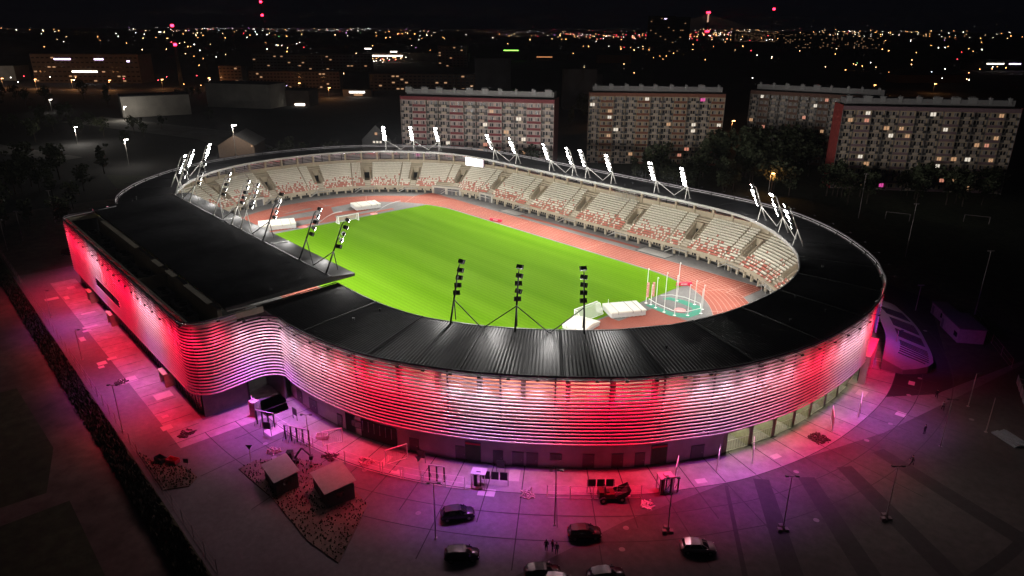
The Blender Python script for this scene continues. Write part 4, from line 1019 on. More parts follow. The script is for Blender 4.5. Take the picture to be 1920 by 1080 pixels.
# low wall / sign posts
def signpost(x,y,h,shape,label):
    t = thing('road_sign', label, 'road sign', (x,y,0), aR)
    b = MB(); b.tube((0,0,0),(0,0,h),.04,5); b.obj('post', steel, t)
    b = MB()
    if shape=='tri': b.poly([(-.5,-.05,h+.4),(0,-.05,h-.4),(.5,-.05,h+.4)]); b.poly([(-.5,-.02,h+.4),(.5,-.02,h+.4),(0,-.02,h-.4)])
    else: b.box(-.35,-.06,h-.4,.35,-.02,h+.3)
    b.obj('plate', mat('sign_back',(.12,.08,.09),.6), t)
signpost(57.7,-78.9,2.6,'tri','inverted triangle road sign at the corner of the shed island'); signpost(54.6,-86.9,2.4,'sq','square dark sign on the small island by the red crate'); signpost(73.6,-71.2,2.2,'sq','small square sign between the sheds and the road'); signpost(76.7,-61.9,2.6,'tri','small triangular sign before the violet wall')
# street lamps, double headed, unlit
def lamp_post(h, heads=2):
    b = MB(); b.tube((0,0,0),(0,0,h),.09,7,.05); b.box(-.18,-.18,0,.18,.18,.12); pm = b.mesh('pole', mat('lamp_pole',(.33,.28,.28),.5,metal=.2,var=.1))
    b = MB()
    for sx in ((-1,1) if heads == 2 else (1,)): b.tube((0,0,h),(sx*.55,0,h+.08),.04,5); b.box(sx*.55-.28 if sx<0 else .45,-.15,h+.0,sx*.55+.1 if sx<0 else .9,.15,h+.14)
    hm = b.mesh('lamp_head', steeld)
    b = MB(); b.box(-.75,-.45,0,-.2,.1,.5); b.box(.2,-.3,0,.7,.3,.35); b.box(-.4,.2,.0,.3,.7,.6); cm = b.mesh('ballast_block', mat('ballast_grey',(.14,.12,.12),.9))
    return pm,hm,cm
LPm = lamp_post(8.3); LP6 = lamp_post(6.3,1)
LPL = [((89.2,-68.1),'unlit street lamp left of the upper left parked car',0,0),((97.4,-55.0),'unlit street lamp between the parked cars, in line with the boards',0,0),((108.1,-45.2),'unlit street lamp with ballast blocks, right of the small dumper',1,0),((117.8,-33.8),'unlit street lamp with ballast blocks on the striped car park, left one',1,0),((125.8,-21.6),'unlit street lamp with ballast blocks on the striped car park, right one',1,0),((124.5,2.6),'tall unlit street lamp beside the walking people at the right',0,0),((123.3,19.6),'short unlit street lamp near the stacked containers',0,1),((127.9,12.6),'low unlit lamp pole on the dark verge at the right edge',0,1),((35.9,-90.8),'unlit street lamp on the asphalt left of the building corner',0,0),((64,-72.4),'thin unlit lamp pole behind the two sheds',0,0),((3,-89.6),'unlit lamp pole beside the long wall, third from the corner',0,1),((-25,-89.8),'unlit lamp pole at the far end of the long side road',0,1),((107.5,28.5),'white lamp pole beside the annex end',0,1)]
for (p,lab,bal,kd) in LPL:
    ms = LP6 if kd else LPm
    t = thing('street_lamp', lab, 'street lamp', (p[0],p[1],0), aR, 'unlit lamps round the stadium'); mk('pole', ms[0], t); mk('lamp_head', ms[1], t)
    if bal: mk('ballast_block', ms[2], t)
for (x,y,h,lab) in ((83.7,99.9,15.4,'tall thin pole beside the dark training pitch, left one'),(110.7,66.7,15.2,'tall thin pole beside the dark training pitch, right one'),(56.3,133.4,15.2,'tall thin pole before the brick-ended apartment block'),(100.8,59.3,6.2,'short pole beside the annex'),(-90,-89,9,'tall thin pole at the far left end of the fence'),(-98,-84,9,'thin pole second from the left beyond the building'),(-115.3,-72.4,10.6,'thin pole in the dark grounds left of the main building')):
    t = thing('floodlight_pole', lab, 'pole', (x,y,0), aR); b = MB(); b.tube((0,0,0),(0,0,h),.11,6,.06); b.obj('pole', MC['lamp_pole'], t); b = MB(); b.box(-.7,-.1,h-.1,.7,.1,h+.1); b.obj('crossarm', MC['lamp_pole'], t)
for x,y,rz,lab in ((66,141,R(20),'small white goal on the dark training pitch, left one'),(85,157,R(20),'small white goal on the dark training pitch, right one')):
    t = thing('football_goal', lab, 'football goal', (x,y,0), rz, 'football goals'); b = MB(); b.tube((-3.6,0,0),(-3.6,0,2.4),.09,5); b.tube((3.6,0,0),(3.6,0,2.4),.09,5); b.obj('post', MC['lamp_pole'], t); b = MB(); b.tube((-3.7,0,2.4),(3.7,0,2.4),.07,5); b.obj('crossbar', MC['lamp_pole'], t)
# site huts at the right
def hut(x,y,rz,l,w_,h,label,m_):
    t = thing('site_hut', label, 'site hut', (x,y,0), rz, 'site huts and containers'); b = MB(); b.box(-l/2,-w_/2,.1,l/2,w_/2,h); b.obj('wall', m_, t)
    b = MB(); b.box(-l/2-.15,-w_/2-.15,h,l/2+.15,w_/2+.15,h+.18); b.obj('roof', mat('hut_roof',(.10,.09,.09),.8), t)
    b = MB(); b.box(-l/2+.5,-w_/2-.05,.2,-l/2+1.4,-w_/2-.003,2.1); b.obj('door', doorm, t); b = MB(); b.box(l/2-2.2,-w_/2-.05,1.0,l/2-.7,-w_/2-.003,2.0); b.obj('window', glassd, t)
hutm = mat('hut_grey',(.30,.27,.25),.7,var=.15)
hut(112.4,51.8,R(-52),9,5,3.2,'nearer grey site hut in the dark grounds at the right',hutm); hut(107.0,58.6,R(-50),7,3,2.6,'farther grey site hut in the dark grounds at the right',hutm)
bluem = mat('container_grey_blue',(.22,.27,.30),.6,var=.2)
for i in range(5):
    p = Vector((127.5,35.5,0))+Vector((.35,-.94,0))*(i*2.4)
    t = thing('bulk_bag', ['pale bulk bag at the left end of the row by the right edge','pale bulk bag second in the row by the right edge','pale bulk bag third in the row by the right edge','pale bulk bag fourth in the row by the right edge','pale bulk bag last in the row, cut by the right edge'][i], 'bulk bag', p, R(20), 'row of bulk bags')
    b = MB(); b.box(-.95,-.9,0,.95,.9,1.7); b.obj('bag', bluem if i != 4 else hutm, t)
    b = MB(); b.box(-1,-.95,1.7,1,.95,1.78); b.obj('top_flap', steeld, t)
t = thing('board_stack', 'stack of pale boards on the dark verge at the right edge', 'board stack', (131.2,13.2,0), R(-30))
for k in range(7):
    b = MB(); b.box(-2.2,-1.5+k*.42,0,2.2,-1.2+k*.42,.25+.08*(k%3)); b.obj('board', bluem, t)

# ------------------------------------------------------------------ cars
def car_meshes(paint, tall=1.0, L_=4.4):
    X=[-L_/2,-L_/2+.12,-L_/2+.5,-1.25,-.35,.55,1.05,L_/2-.35,L_/2-.08,L_/2]
    half=[.62,.80,.86,.89,.90,.90,.88,.84,.74,.58]; belt=[.78,.92,.98,.99,.98,.97,.95,.84,.74,.62]; lo=[.40,.30,.24,.22,.22,.22,.22,.24,.28,.36]
    b=MB(); rows=[]
    for x,h,z,l in zip(X,half,belt,lo):
        z*=tall; rows.append([(x,-h*.9,l),(x,-h,l+.18),(x,-h*1.0,(l+z)/2),(x,-h*.97,z-.06),(x,-h*.88,z),(x,0,z+.03),(x,h*.88,z),(x,h*.97,z-.06),(x,h*1.0,(l+z)/2),(x,h,l+.18),(x,h*.9,l)])
    b.grid(rows,closed=True); n=11; b.poly([rows[0][i] for i in range(n)][::-1]); b.poly(rows[-1])
    body=b.mesh('body',paint,True)
    # greenhouse: lower ring, upper ring
    zb=.96*tall; zt=1.46*tall
    P=[(-L_/2+.35,.76,zb),(-1.2,.82,zb),(.5,.82,zb),(1.25,.76,zb)]; U=[(-1.65,.60,zt-.08),(-.9,.66,zt),(.15,.66,zt),(.45,.60,zt-.07)]
    g=MB(); rows=[[p for p in P]+[(p[0],-p[1],p[2]) for p in P[::-1]],[p for p in U]+[(p[0],-p[1],p[2]) for p in U[::-1]]]; g.grid(rows,closed=True); gl=g.mesh('window_glass',glassd,True)
    r_=MB(); r_.grid([[( -1.68,y,zt-.08+.0) for y in (-.6,-.3,0,.3,.6)],[(-.9,y*1.1,zt+.03) for y in (-.6,-.3,0,.3,.6)],[(.15,y*1.1,zt+.03) for y in (-.6,-.3,0,.3,.6)],[(.47,y,zt-.06) for y in (-.6,-.3,0,.3,.6)]])
    for sy in (-1,1):
        for a,c in ((P[0],U[0]),(P[1],U[1]),(P[2],U[2]),(P[3],U[3])): r_.tube((a[0],sy*a[1],a[2]),(c[0],sy*c[1],c[2]),.045,4)
    rf=r_.mesh('roof',paint)
    return body,gl,rf
wb=MB(); wb.tube((0,-.11,0),(0,.11,0),.33,14); wheelm=wb.mesh('wheel',tyre); wb=MB(); wb.tube((0,-.125,0),(0,.125,0),.2,10); rimm=wb.mesh('rim',mat('alloy',(.35,.34,.34),.35,metal=.7,var=.05))
hl=MB(); hl.box(-.06,-.2,-.07,.04,.2,.07); hlm=hl.mesh('headlight',mat('lamp_clear',(.5,.5,.5),.15,var=0)); tlm=hl.mesh('taillight',mat('lamp_red',(.25,.01,.01),.2,var=0))
mi=MB(); mi.box(-.09,-.1,-.07,.07,.1,.07)
def car(x,y,rz,paint,label,tall=1.0,L_=4.4):
    t=thing('parked_car',label,'car',(x,y,.01),rz,'cars parked on the asphalt'); bd,gl,rf=car_meshes(paint,tall,L_)
    mk('body',bd,t); mk('window_glass',gl,t); mk('roof',rf,t)
    for wx in (-L_/2+.85,L_/2-.85):
        for wy in (-.80,.80): w_=mk('wheel',wheelm,t,(wx,wy,.33)); mk('rim',rimm,w_)
    for wy in (-.58,.58): mk('headlight',hlm,t,(L_/2-.12,wy,.66*tall)); mk('taillight',tlm,t,(-L_/2+.1,wy,.80*tall))
    for wy in (-.98,.98): mk('mirror',mi.mesh('mirror',paint),t,(.95,wy,1.02*tall))
    b=MB(); b.box(L_/2-.02,-.26,.42,L_/2+.03,.26,.53); b.obj('number_plate',white,t)
def paintm(n,c): return mat(n,c,.22,metal=.35,var=.04,spec=.6)
blk=paintm('car_black',(.012,.012,.014)); gry=paintm('car_dark_grey',(.05,.05,.055)); brn=paintm('car_brown',(.045,.03,.03)); slv=paintm('car_silver',(.22,.21,.22))
car(87.9,-63.6,aR+.18,gry,'dark grey parked car nearest the stadium, beside the left street lamp',1.12,4.5)
car(94.2,-67.8,aR+.06,blk,'black parked car below the dark grey one at the left',1.05,4.3)
car(101.5,-53.8,aR+.05,brn,'dark car parked alone in the middle, right of the people',1.08,4.3)
car(112.6,-45.2,aR-.05,slv,'silver car parked farthest right near the striped car park',1.0,4.4)
car(102.9,-62.6,aR+.1,blk,'black car below the three standing people',1.1,4.4)
car(105.6,-62.2,aR-.2,slv,'pale roofed car cut by the bottom edge, left of the last black one',1.1,4.2)
car(108.2,-57.4,aR+.15,blk,'black car cut by the bottom edge, right of the pale roofed one',1.1,4.5)
car(-73.0,-76.6,.6,blk,'dark vehicle standing beyond the left end of the main building',1.3,4.6)

# ------------------------------------------------------------------ people
def person_mesh(pose):
    V=[(0,0,.95),(0,0,1.15),(0,0,1.38),(0,0,1.50),(0,.02,1.62),(0,.02,1.74)]; E_=[(0,1),(1,2),(2,3),(3,4),(4,5)]; Rr=[(.16,.12),(.15,.11),(.19,.11),(.06,.06),(.095,.105),(.07,.08)]
    sw={'stand':.03,'walk':.24,'stride':.30}[pose]
    for sx,sg in ((-1,1),(1,-1)):
        k=len(V); V+=[(sx*.10,0,.88),(sx*.11,sg*sw*.6,.50),(sx*.11,sg*sw-.03,.10),(sx*.11,sg*sw+.15,.05)]; E_+=[(0,k),(k,k+1),(k+1,k+2),(k+2,k+3)]; Rr+=[(.10,.10),(.07,.07),(.05,.05),(.045,.035)]
        k=len(V); V+=[(sx*.23,0,1.38),(sx*.27,-sg*sw*.4,1.12),(sx*.26,-sg*sw*.7+.08,.88),(sx*.25,-sg*sw*.7+.12,.80)]; E_+=[(2,k),(k,k+1),(k+1,k+2),(k+2,k+3)]; Rr+=[(.065,.065),(.05,.05),(.04,.04),(.035,.045)]
    me=bpy.data.meshes.new('sk'); me.from_pydata(V,E_,[]); o=bpy.data.objects.new('sk',me); COL.objects.link(o)
    m_=o.modifiers.new('s','SKIN'); m2=o.modifiers.new('u','SUBSURF'); m2.levels=1
    for i,r_ in enumerate(Rr): me.skin_vertices[0].data[i].radius=r_
    me.skin_vertices[0].data[0].use_root=True
    bpy.context.view_layer.update(); dg=bpy.context.evaluated_depsgraph_get(); out=bpy.data.meshes.new_from_object(o.evaluated_get(dg)); bpy.data.objects.remove(o); return out
cloth=mat('dark_clothes',(.03,.03,.035),.9,var=.2); skin=mat('skin',(.4,.24,.18),.7,var=.05); jeans=mat('dark_trousers',(.02,.022,.03),.9,var=.2); jk=mat('pale_jacket',(.25,.2,.2),.9,var=.2)
PM={}
for p_ in ('stand','walk','stride'):
    try: PM[p_]=person_mesh(p_)
    except Exception as ex: print('skin',ex)
def person(x,y,rz,pose,top,label):
    me=PM[pose].copy(); me.materials.clear(); [me.materials.append(q) for q in (jeans,top,skin)]
    for p_ in me.polygons:
        z=p_.center.z; p_.material_index = 2 if (z>1.52 or (abs(p_.center.x)>.2 and z<.86)) else 1 if z>.92 else 0; p_.use_smooth=True
    t=mk('person',me,None,(x,y,.02),rz,label,'person')
    b=MB(); b.tube((0,.0,1.66),(0,.0,1.80),.10,8,.05); b.obj('hair',mat('dark_hair',(.02,.015,.01),.9),t)
person(100.2,-59.3,aR,'stand',cloth,'person in dark clothes standing left in the group of three')
person(100.7,-58.7,aR+2,'stand',cloth,'tallest looking person in the middle of the group of three')
person(101.4,-58.7,aR+3,'stand',cloth,'person standing right in the group of three, behind the black car')
person(118.6,18.6,.4,'walk',cloth,'person walking in dark clothes, farthest from the camera')
person(120.8,14.9,.6,'walk',jk,'person walking in pale trousers beside the tall lamp')
person(121.5,4.5,1.2,'stand',cloth,'person standing alone below the tall lamp')
person(123.4,-6.1,2.2,'stride',cloth,'person striding across the dark car park, nearest of the walkers')

# ------------------------------------------------------------------ apartment blocks
def lit(name,c,es): return mat(name,(.3,.25,.2),.6,var=0,emit=c,es=es)
WARM=lit('window_warm',(1,.55,.28),.5); PINK=lit('window_pink',(1,.38,.25),.6); COLD=lit('window_white',(1,.9,.75),.8); MAG=lit('window_magenta',(1,.1,.5),.7); DIMW=lit('window_dim',(1,.6,.35),.12)
frame=mat('window_frame',(.55,.52,.5),.6,var=.05)
winglass=mat('apartment_glass',(.03,.03,.035),.15,var=0); curtain=mat('curtain',(.30,.26,.25),.8,var=.3,scale=.8)
def block(A,B,H,floors,pat,name_label,cols,p_lit,depth=12,seed=1,endcol=None,winm='window_dim',lowskip=0,band=True):
    rg_=random.Random(seed); A=Vector(A); B=Vector(B); Ld=(B-A).length; rz=math.atan2(B.y-A.y,B.x-A.x)
    t=thing('apartment_block',name_label,'apartment block',(A.x,A.y,0),rz)
    fh=2.8; z0=H-floors*fh-1.5; wallc,bandc,whitec=cols
    b=MB(); b.box(0,1.25,0,Ld,depth,H); b.obj('wall',wallc,t)
    if endcol:
        b=MB(); b.box(-.12,.02,0,-.001,depth+.05,H+.3); b.box(Ld+.001,.02,0,Ld+.12,depth+.05,H+.3); b.obj('end_wall',endcol,t)
    tot=sum(1.15 if c=='W' else 1.0 for c in pat); x=0; bays=[]
    for c in pat:
        w_=(1.15 if c=='W' else 1.0)/tot*Ld; bays.append((c,x,x+w_)); x+=w_
    b=MB(); b.box(0,.0,H-1.5,Ld,1.25,H); b.obj('parapet',bandc if band else whitec,t)
    b=MB()
    for c,xa,xb in bays:
        for xx in (xa,xb): b.box(xx-.09,.02,0,xx+.09,1.25,H-1.5)
    b.obj('fin',whitec,t)
    meshes={}
    def getm(key,fn):
        if key not in meshes: meshes[key]=fn()
        return meshes[key]
    for f_ in range(floors-lowskip if lowskip else floors):
        z=H-1.5-(f_+1)*fh
        if z<0: break
        for bi,(c,xa,xb) in enumerate(bays):
            w_=xb-xa; u=rg_.random()
            kind_=WARM if u<p_lit*.5 else PINK if u<p_lit*.7 else COLD if u<p_lit*.95 else MAG if u<p_lit else None
            v=rg_.randrange(4)
            if c=='B':
                def bal():
                    m_=MB(); m_.k=0; m_.box(.1,0.0,0,w_-.1,1.24,.16); m_.k=1; m_.box(w_*.30,-.06,.16,w_*.72,.0,1.05); m_.k=2; m_.box(.1,.02,.16,w_*.3,.05,1.05); m_.box(w_*.72,.02,.16,w_-.1,.05,1.05)
                    return m_.mesh('balcony',[whitec,mat('balcony_panel',(.52,.42,.33),.7,var=.1),mat('railing_dark',(.06,.055,.055),.6)])
                o=mk('balcony',getm('bal',bal),t,(xa,0,z))
            else:
                def sp():
                    m_=MB(); m_.k=0; m_.box(.09,.0,0,w_-.09,1.24,1.0); m_.k=1; m_.box(.09,.05,1.0,w_-.09,1.24,2.8); return m_.mesh('spandrel',[bandc,wallc])
                o=mk('spandrel',getm('sp',sp),t,(xa,0,z))
            def win(y,wins,variant,litm):
                m_=MB(); 
                for i,(a,c_,zb,zt) in enumerate(wins):
                    m_.k=0; m_.box(a-.05,y-.05,zb-.05,c_+.05,y-.012,zt+.05)
                    r2=(variant*7+i*3)%5; m_.k=1 if litm is None and r2<2 else 2
                    m_.box(a,y-.07,zb,c_,y-.052,zt)
                return m_.mesh('window',[frame,curtain,litm or winglass])
            if c=='B': wins=[(w_*.12,w_*.30,.9,2.3),(w_*.34,w_*.50,.25,2.35),(w_*.56,w_*.72,.9,2.3),(w_*.75,w_*.88,.25,2.35)]; y=1.25
            else: wins=[(w_*.14,w_*.24,1.1,2.4),(w_*.27,w_*.40,1.1,2.4),(w_*.60,w_*.72,1.1,2.4),(w_*.75,w_*.87,1.1,2.4)]; y=.05
            if kind_ is not None:
                sub=wins[:2] if rg_.random()<.5 else wins[2:]
                for sw_ in sub: mk('lit_window',getm((c,'l',kind_.name,sw_[0]),lambda:win(y-.03,[sw_],v,kind_)),t,(xa,0,z))
            mk('window',getm((c,v),lambda:win(y,wins,v,None)),t,(xa,0,z))
    # attic storey, chimneys
    b=MB(); b.box(1.5,4.2,H,Ld-.8,depth-1,H+2.7); b.obj('attic',mat('attic_grey',(.26,.25,.25),.8,var=.1),t)
    b=MB(); b.box(.0,.8,H+.0,Ld,1.2,H+.35); b.obj('roof_kerb',darkm,t)
    n=int(Ld/6.2)
    for i in range(n):
        x=3+i*(Ld-6)/(n-1)+rg_.uniform(-.5,.5); wd=rg_.choice((.5,.9,1.5))
        b=MB(); b.box(x-wd,4.0 if i%3 else 3.9,H+1.2,x+wd,5.2,H+3.3); b.box(x-wd-.12,3.85,H+3.3,x+wd+.12,5.35,H+3.45)
        for j in range(int(wd*3)): b.tube((x-wd+.25+j*.6,4.5,H+3.45),(x-wd+.25+j*.6,4.5,H+3.9),.13,5)
        b.obj('chimney',mat('chimney_grey',(.33,.32,.32),.8,var=.1),t)
    return t
mar=mat('maroon_band',(.20,.035,.045),.7,var=.08); pk=mat('pinkish_plaster',(.50,.40,.36),.8,var=.08,scale=.3); wt=mat('white_plaster',(.50,.44,.40),.8,var=.08); brk=mat('brick_brown_band',(.26,.10,.065),.8,var=.12); yel=mat('cream_plaster',(.50,.38,.25),.8,var=.1,scale=.3); redw=mat('red_end_wall',(.34,.05,.045),.8,var=.3,scale=.5); brkw=mat('brick_patterned_end',(.24,.11,.09),.8,var=.35,scale=2.5)
block((-113.8,61.2+1),(-59.0,100.2+1),32.5,11,'BWBBWBBWBBWB','apartment block with maroon bands, the left one of the four behind the stadium',(pk,mar,wt),.12,12,3,mar)
block((-73.3,138.5),(-28.1,179.8),32.5,11,'BWBBWBBWBBW','apartment block with brown brick bands, second from the left behind the stadium',(yel,brk,wt),.16,11,5,brkw)
block((-32.1,208.3),(24.4,221.2),32.5,11,'BWBBWBBWBBWBB','dim apartment block half hidden by trees behind the rightmost one',(mat('dim_plaster',(.22,.17,.13),.8),mat('dim_band',(.16,.08,.06),.8),wt),.16,11,8,brkw)
block((28.5,172.3),(77.6,212.4),32.5,11,'BWBBWBBWBBWB','apartment block with a red end wall, rightmost behind the stadium',(yel,mat('violet_grey_band',(.24,.15,.17),.8),mat('grey_plaster',(.34,.30,.28),.8)),.2,12,12,redw)

# other near houses
def house(c,rz,l,w_,hw,hr,label,name='gable_house',wins=(),wm=greywall,rm=steeld,cat='house'):
    t=thing(name,label,cat,c,rz); b=MB(); b.box(-l/2,-w_/2,0,l/2,w_/2,hw); b.poly([(-l/2,-w_/2,hw),(l/2,-w_/2,hw),(0,-w_/2,hw+hr)]); b.poly([(l/2,w_/2,hw),(-l/2,w_/2,hw),(0,w_/2,hw+hr)]); b.obj('wall',wm,t)
    for sx in (-1,1):
        b=MB(); b.quad((sx*(l/2+.6),-w_/2-.5,hw-.3),(sx*(l/2+.6),w_/2+.5,hw-.3),(0,w_/2+.5,hw+hr+.15),(0,-w_/2-.5,hw+hr+.15)); b.obj('roof',rm,t)
    for (x,z,s_,m_) in wins:
        b=MB(); b.box(x-s_,-w_/2-.12,z-s_,x+s_,-w_/2-.05,z+s_); b.obj('window',m_,t)
house(cf(-66,348),aR,14,16,9,7,'grey gable fronted house left of the maroon apartment block',wins=[(-1.2,8,.5,COLD),(0.4,8,.5,COLD),(2.0,8,.5,COLD),(0,12,.6,WARM)],wm=mat('house_grey',(.25,.25,.25),.8))
house(cf(-136,352),aR+.1,17,22,6,5,'broad gabled hall beyond the far left roof of the stadium','gabled_hall',[(7.5,5.5,.35,WARM)],mat('hall_brown',(.16,.11,.08),.8),mat('hall_roof',(.12,.12,.12),.8),'hall')

# ------------------------------------------------------------------ mid-distance and far city
def slab(r,fw,l,w_,h,rzo,label,m_,rows=0,colsn=0,p=.1,name='building',mats_=None,seed=1,strip=None):
    rg_=random.Random(seed); t=thing(name,label,'building',cf(r,fw),aR+rzo)
    b=MB(); b.box(-l/2,0,0,l/2,w_,h); b.obj('wall',m_,t)
    b=MB(); b.box(-l/2-.3,-.3,h,l/2+.3,w_+.3,h+.6); b.obj('roof',mat('flat_roof_dark',(.03,.03,.035),.9),t)
    if rows:
        bl_,bd=MB(),MB()
        for i in range(rows):
            for j in range(colsn):
                x=-l/2+(j+.5)*l/colsn; z=h-(i+.75)*(h-1)/rows; s_=min(l/colsn*.32,1.6)
                (bl_ if rg_.random()<p else bd).box(x-s_,-.08,z-.6,x+s_,-.02,z+.7)
        if bl_.v: bl_.obj('lit_window',(mats_ or WARM),t)
        bd.obj('window',winglass,t,kind='stuff')
    if strip:
        for (x,z,l2,mm) in strip:
            b=MB(); b.box(x-l2/2,-.3,z-.7,x+l2/2,-.05,z+.7); b.obj('lit_sign_or_wash',mm,t)
    return t
vio=mat('sign_violet',(.3,.3,.3),var=0,emit=(.75,.6,1),es=6); whs=mat('sign_white',(.3,.3,.3),var=0,emit=(1,.9,.78),es=7); grn=mat('sign_green',(.1,.3,.05),var=0,emit=(.35,1,.12),es=3.5); cy=mat('sign_cyan',(.1,.3,.3),var=0,emit=(.6,1,1),es=5)
d1=mat('far_wall_brown',(.20,.15,.12),.9,var=.2,scale=.1); d2=mat('far_wall_grey',(.14,.14,.15),.9,var=.2,scale=.1); d3=mat('far_wall_pale',(.38,.36,.32),.9,var=.2,scale=.1)
slab(-222,735,92,14,17,.0,'long brown five storey block at mid distance left of the gable house',d1,5,26,.08,seed=2,strip=[(-34,4,5,cy),(-10,2.5,4,vio)])
slab(-78,720,130,14,16,.0,'long grey block behind the maroon apartment block',d1,5,30,.12,seed=3)
slab(-18,650,32,16,34,0,'dark grey windowless tower above the maroon apartment block',d2,0,0)
slab(52,560,26,16,30,0,'dark tower between the maroon and the brown apartment blocks',d2,0,0)
slab(74,700,26,16,18,0,'low dark building right of the dark tower',d2,0,0)
slab(-252,505,44,20,14,.55,'left dim warehouse with pale wall at the upper left',d3,0,0)
slab(-215,560,56,24,18,-.25,'right dim warehouse with pale slanting wall at the upper left',d3,0,0)
slab(-180,575,34,20,12,-.1,'small dim hall right of the pale warehouse at the upper left',d1,0,0,strip=[(9,1.2,8,whs)])
slab(-470,800,118,30,30,.0,'lit office complex with violet signs at the far upper left',d1,6,22,.08,seed=4,mats_=WARM,strip=[(-24,25,18,vio),(16,25,10,vio),(48,23,3,vio),(-2,12,28,whs)])
slab(-600,830,60,26,16,.0,'low pale hall left of the lit office complex',d3,0,0,strip=[(8,11,8,vio)])
slab(-300,770,24,14,20,0,'small brown block right of the street lamps at the upper left',d1,6,6,.1,seed=6)
slab(-175,1320,190,40,15,0,'long bright shopping hall at the middle of the skyline',d3,0,0,strip=[(-60,10,70,whs),(-86,22,12,whs),(-40,17,12,whs),(60,6,40,WARM)])
slab(-290,1050,170,16,22,0,'long dim five storey row at mid distance on the left',d2,5,34,.06,seed=7)
slab(-95,1150,46,20,32,0,'pair of dark blocks before the bright shopping hall',d1,8,8,.1,seed=8)
slab(6,1390,44,20,20,0,'low building with a bright green sign at the middle of the skyline',d2,0,0,strip=[(-10,18,28,grn)])
slab(70,1400,70,20,14,0,'low orange lit building right of the green sign',d1,0,0,strip=[(-10,6,30,mat('orange_wash',(.3,.2,.1),var=0,emit=(1,.4,.15),es=.9))])  # orange light on the wall put in as a glowing strip
slab(180,1300,60,20,14,0,'long low orange lit block above the brown apartment block',mat('orange_lit_wall',(.35,.14,.06),.9))  # orange lamplight put into the wall colour
slab(378,1880,64,30,86,0,'tall hotel tower with lit base columns on the skyline',d1,12,10,.06,seed=9,strip=[(6,80,5,vio)])
t_=slab(430,1890,40,28,84,0,'second tall tower beside the hotel tower on the skyline',d2,10,8,.05,seed=10)
slab(500,860,90,24,9,.12,'long low orange lit hall behind the rightmost apartment block',mat('orange_lit_wall2',(.30,.13,.06),.9),0,0)  # wall colour carries the orange light
slab(770,1120,130,30,16,0,'low hall with a white and violet sign at the upper right edge',d2,0,0,strip=[(-30,10,26,whs),(0,10,18,vio)])
slab(1200,3300,420,60,40,0,'distant row of lit apartment blocks on the right skyline',d2,8,60,.25,seed=11)
slab(1000,2300,320,40,34,0,'distant row of dim flats right of the bridge pylon',d2,7,46,.2,seed=14)
slab(-142,655,26,8,6,0,'small shop with a bright white sign left of the gable house',d2,0,0,strip=[(0,4,14,whs),(1,1.6,8,WARM)])
# bridge pylon
t=thing('bridge_pylon','lit cable stayed bridge pylon with red lamp on the skyline','bridge',cf(1620,6200),aR)
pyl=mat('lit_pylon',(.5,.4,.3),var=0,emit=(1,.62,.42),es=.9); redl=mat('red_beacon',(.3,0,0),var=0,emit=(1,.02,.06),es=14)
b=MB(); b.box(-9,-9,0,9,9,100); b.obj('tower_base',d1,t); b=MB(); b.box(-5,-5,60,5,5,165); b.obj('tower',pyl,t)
b=MB(); b.box(-14,-12,168,14,12,182); b.obj('beacon',redl,t); b=MB(); b.box(-18,-14,22,18,-10,34); b.obj('beacon',redl,t)
b=MB()
for k in range(8):
    for sx in (-1,1): b.tube((0,0,160-k*6),(sx*(480-k*50),0,18),.55,3,caps=False)
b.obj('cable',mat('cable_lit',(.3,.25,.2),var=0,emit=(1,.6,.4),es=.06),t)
for (r,fw,h,lab,n) in ((1358,3900,215,'slim lattice mast with red lamps on the right skyline',2),(-779,2314,128,'tall mast with red lamps on the left skyline',2),(-342,744,60,'chimney mast with two red lamps at the upper left',2)):
    t=thing('radio_mast',lab,'mast',cf(r,fw),aR); b=MB()
    for q in ((-1,-1),(1,-1),(1,1),(-1,1)): b.tube((q[0]*1.2,q[1]*1.2,0),(q[0]*.5,q[1]*.5,h),.2,4)
    for k in range(int(h/6)): b.tube((-1.1,-1.1,k*6),(1.1,1.1,k*6+6),.12,3)
    b.obj('lattice',steeld,t); s_=fw*.0011+.35
    for k in range(n): b=MB(); z=h*(1-.30*k); b.tube((0,0,z-s_),(0,0,z+s_),s_*1.4,6); b.obj('beacon',redl,t)
# city lights: the nearest ones as lamps of their own, the rest as one glittering mass
cols_={'orange':((1,.42,.14),16),'amber':((1,.62,.30),16),'white':((1,.92,.82),18),'cool':((.75,.85,1),16),'red':((1,.05,.08),16),'violet':((.85,.35,1),7),'green':((.3,1,.3),5)}
LM={k:mat('city_light_'+k,(.2,.2,.2),var=0,emit=v[0],es=v[1]) for k,v in cols_.items()}
def octa(b,p,r_):
    k=len(b.v); b.v+=[(p.x+r_,p.y,p.z),(p.x,p.y+r_,p.z),(p.x-r_,p.y,p.z),(p.x,p.y-r_,p.z),(p.x,p.y,p.z+r_),(p.x,p.y,p.z-r_)]
    for q in ((0,1,4),(1,2,4),(2,3,4),(3,0,4),(1,0,5),(2,1,5),(3,2,5),(0,3,5)): b.f.append(tuple(k+i for i in q)); b.m.append(b.k)
cb={k:MB() for k in cols_}
def pick(): 
    u=rnd.random(); return 'orange' if u<.42 else 'amber' if u<.66 else 'white' if u<.84 else 'cool' if u<.89 else 'red' if u<.96 else 'violet' if u<.985 else 'green'
clusters=[(rnd.uniform(-.72,.75),math.exp(rnd.uniform(math.log(900),math.log(6000))),rnd.uniform(.02,.07)) for _ in range(46)]
def add(r,fw,z,c=None,k=1.0): octa(cb[c or pick()],cf(r,fw,z),fw*.00036*k+.12)
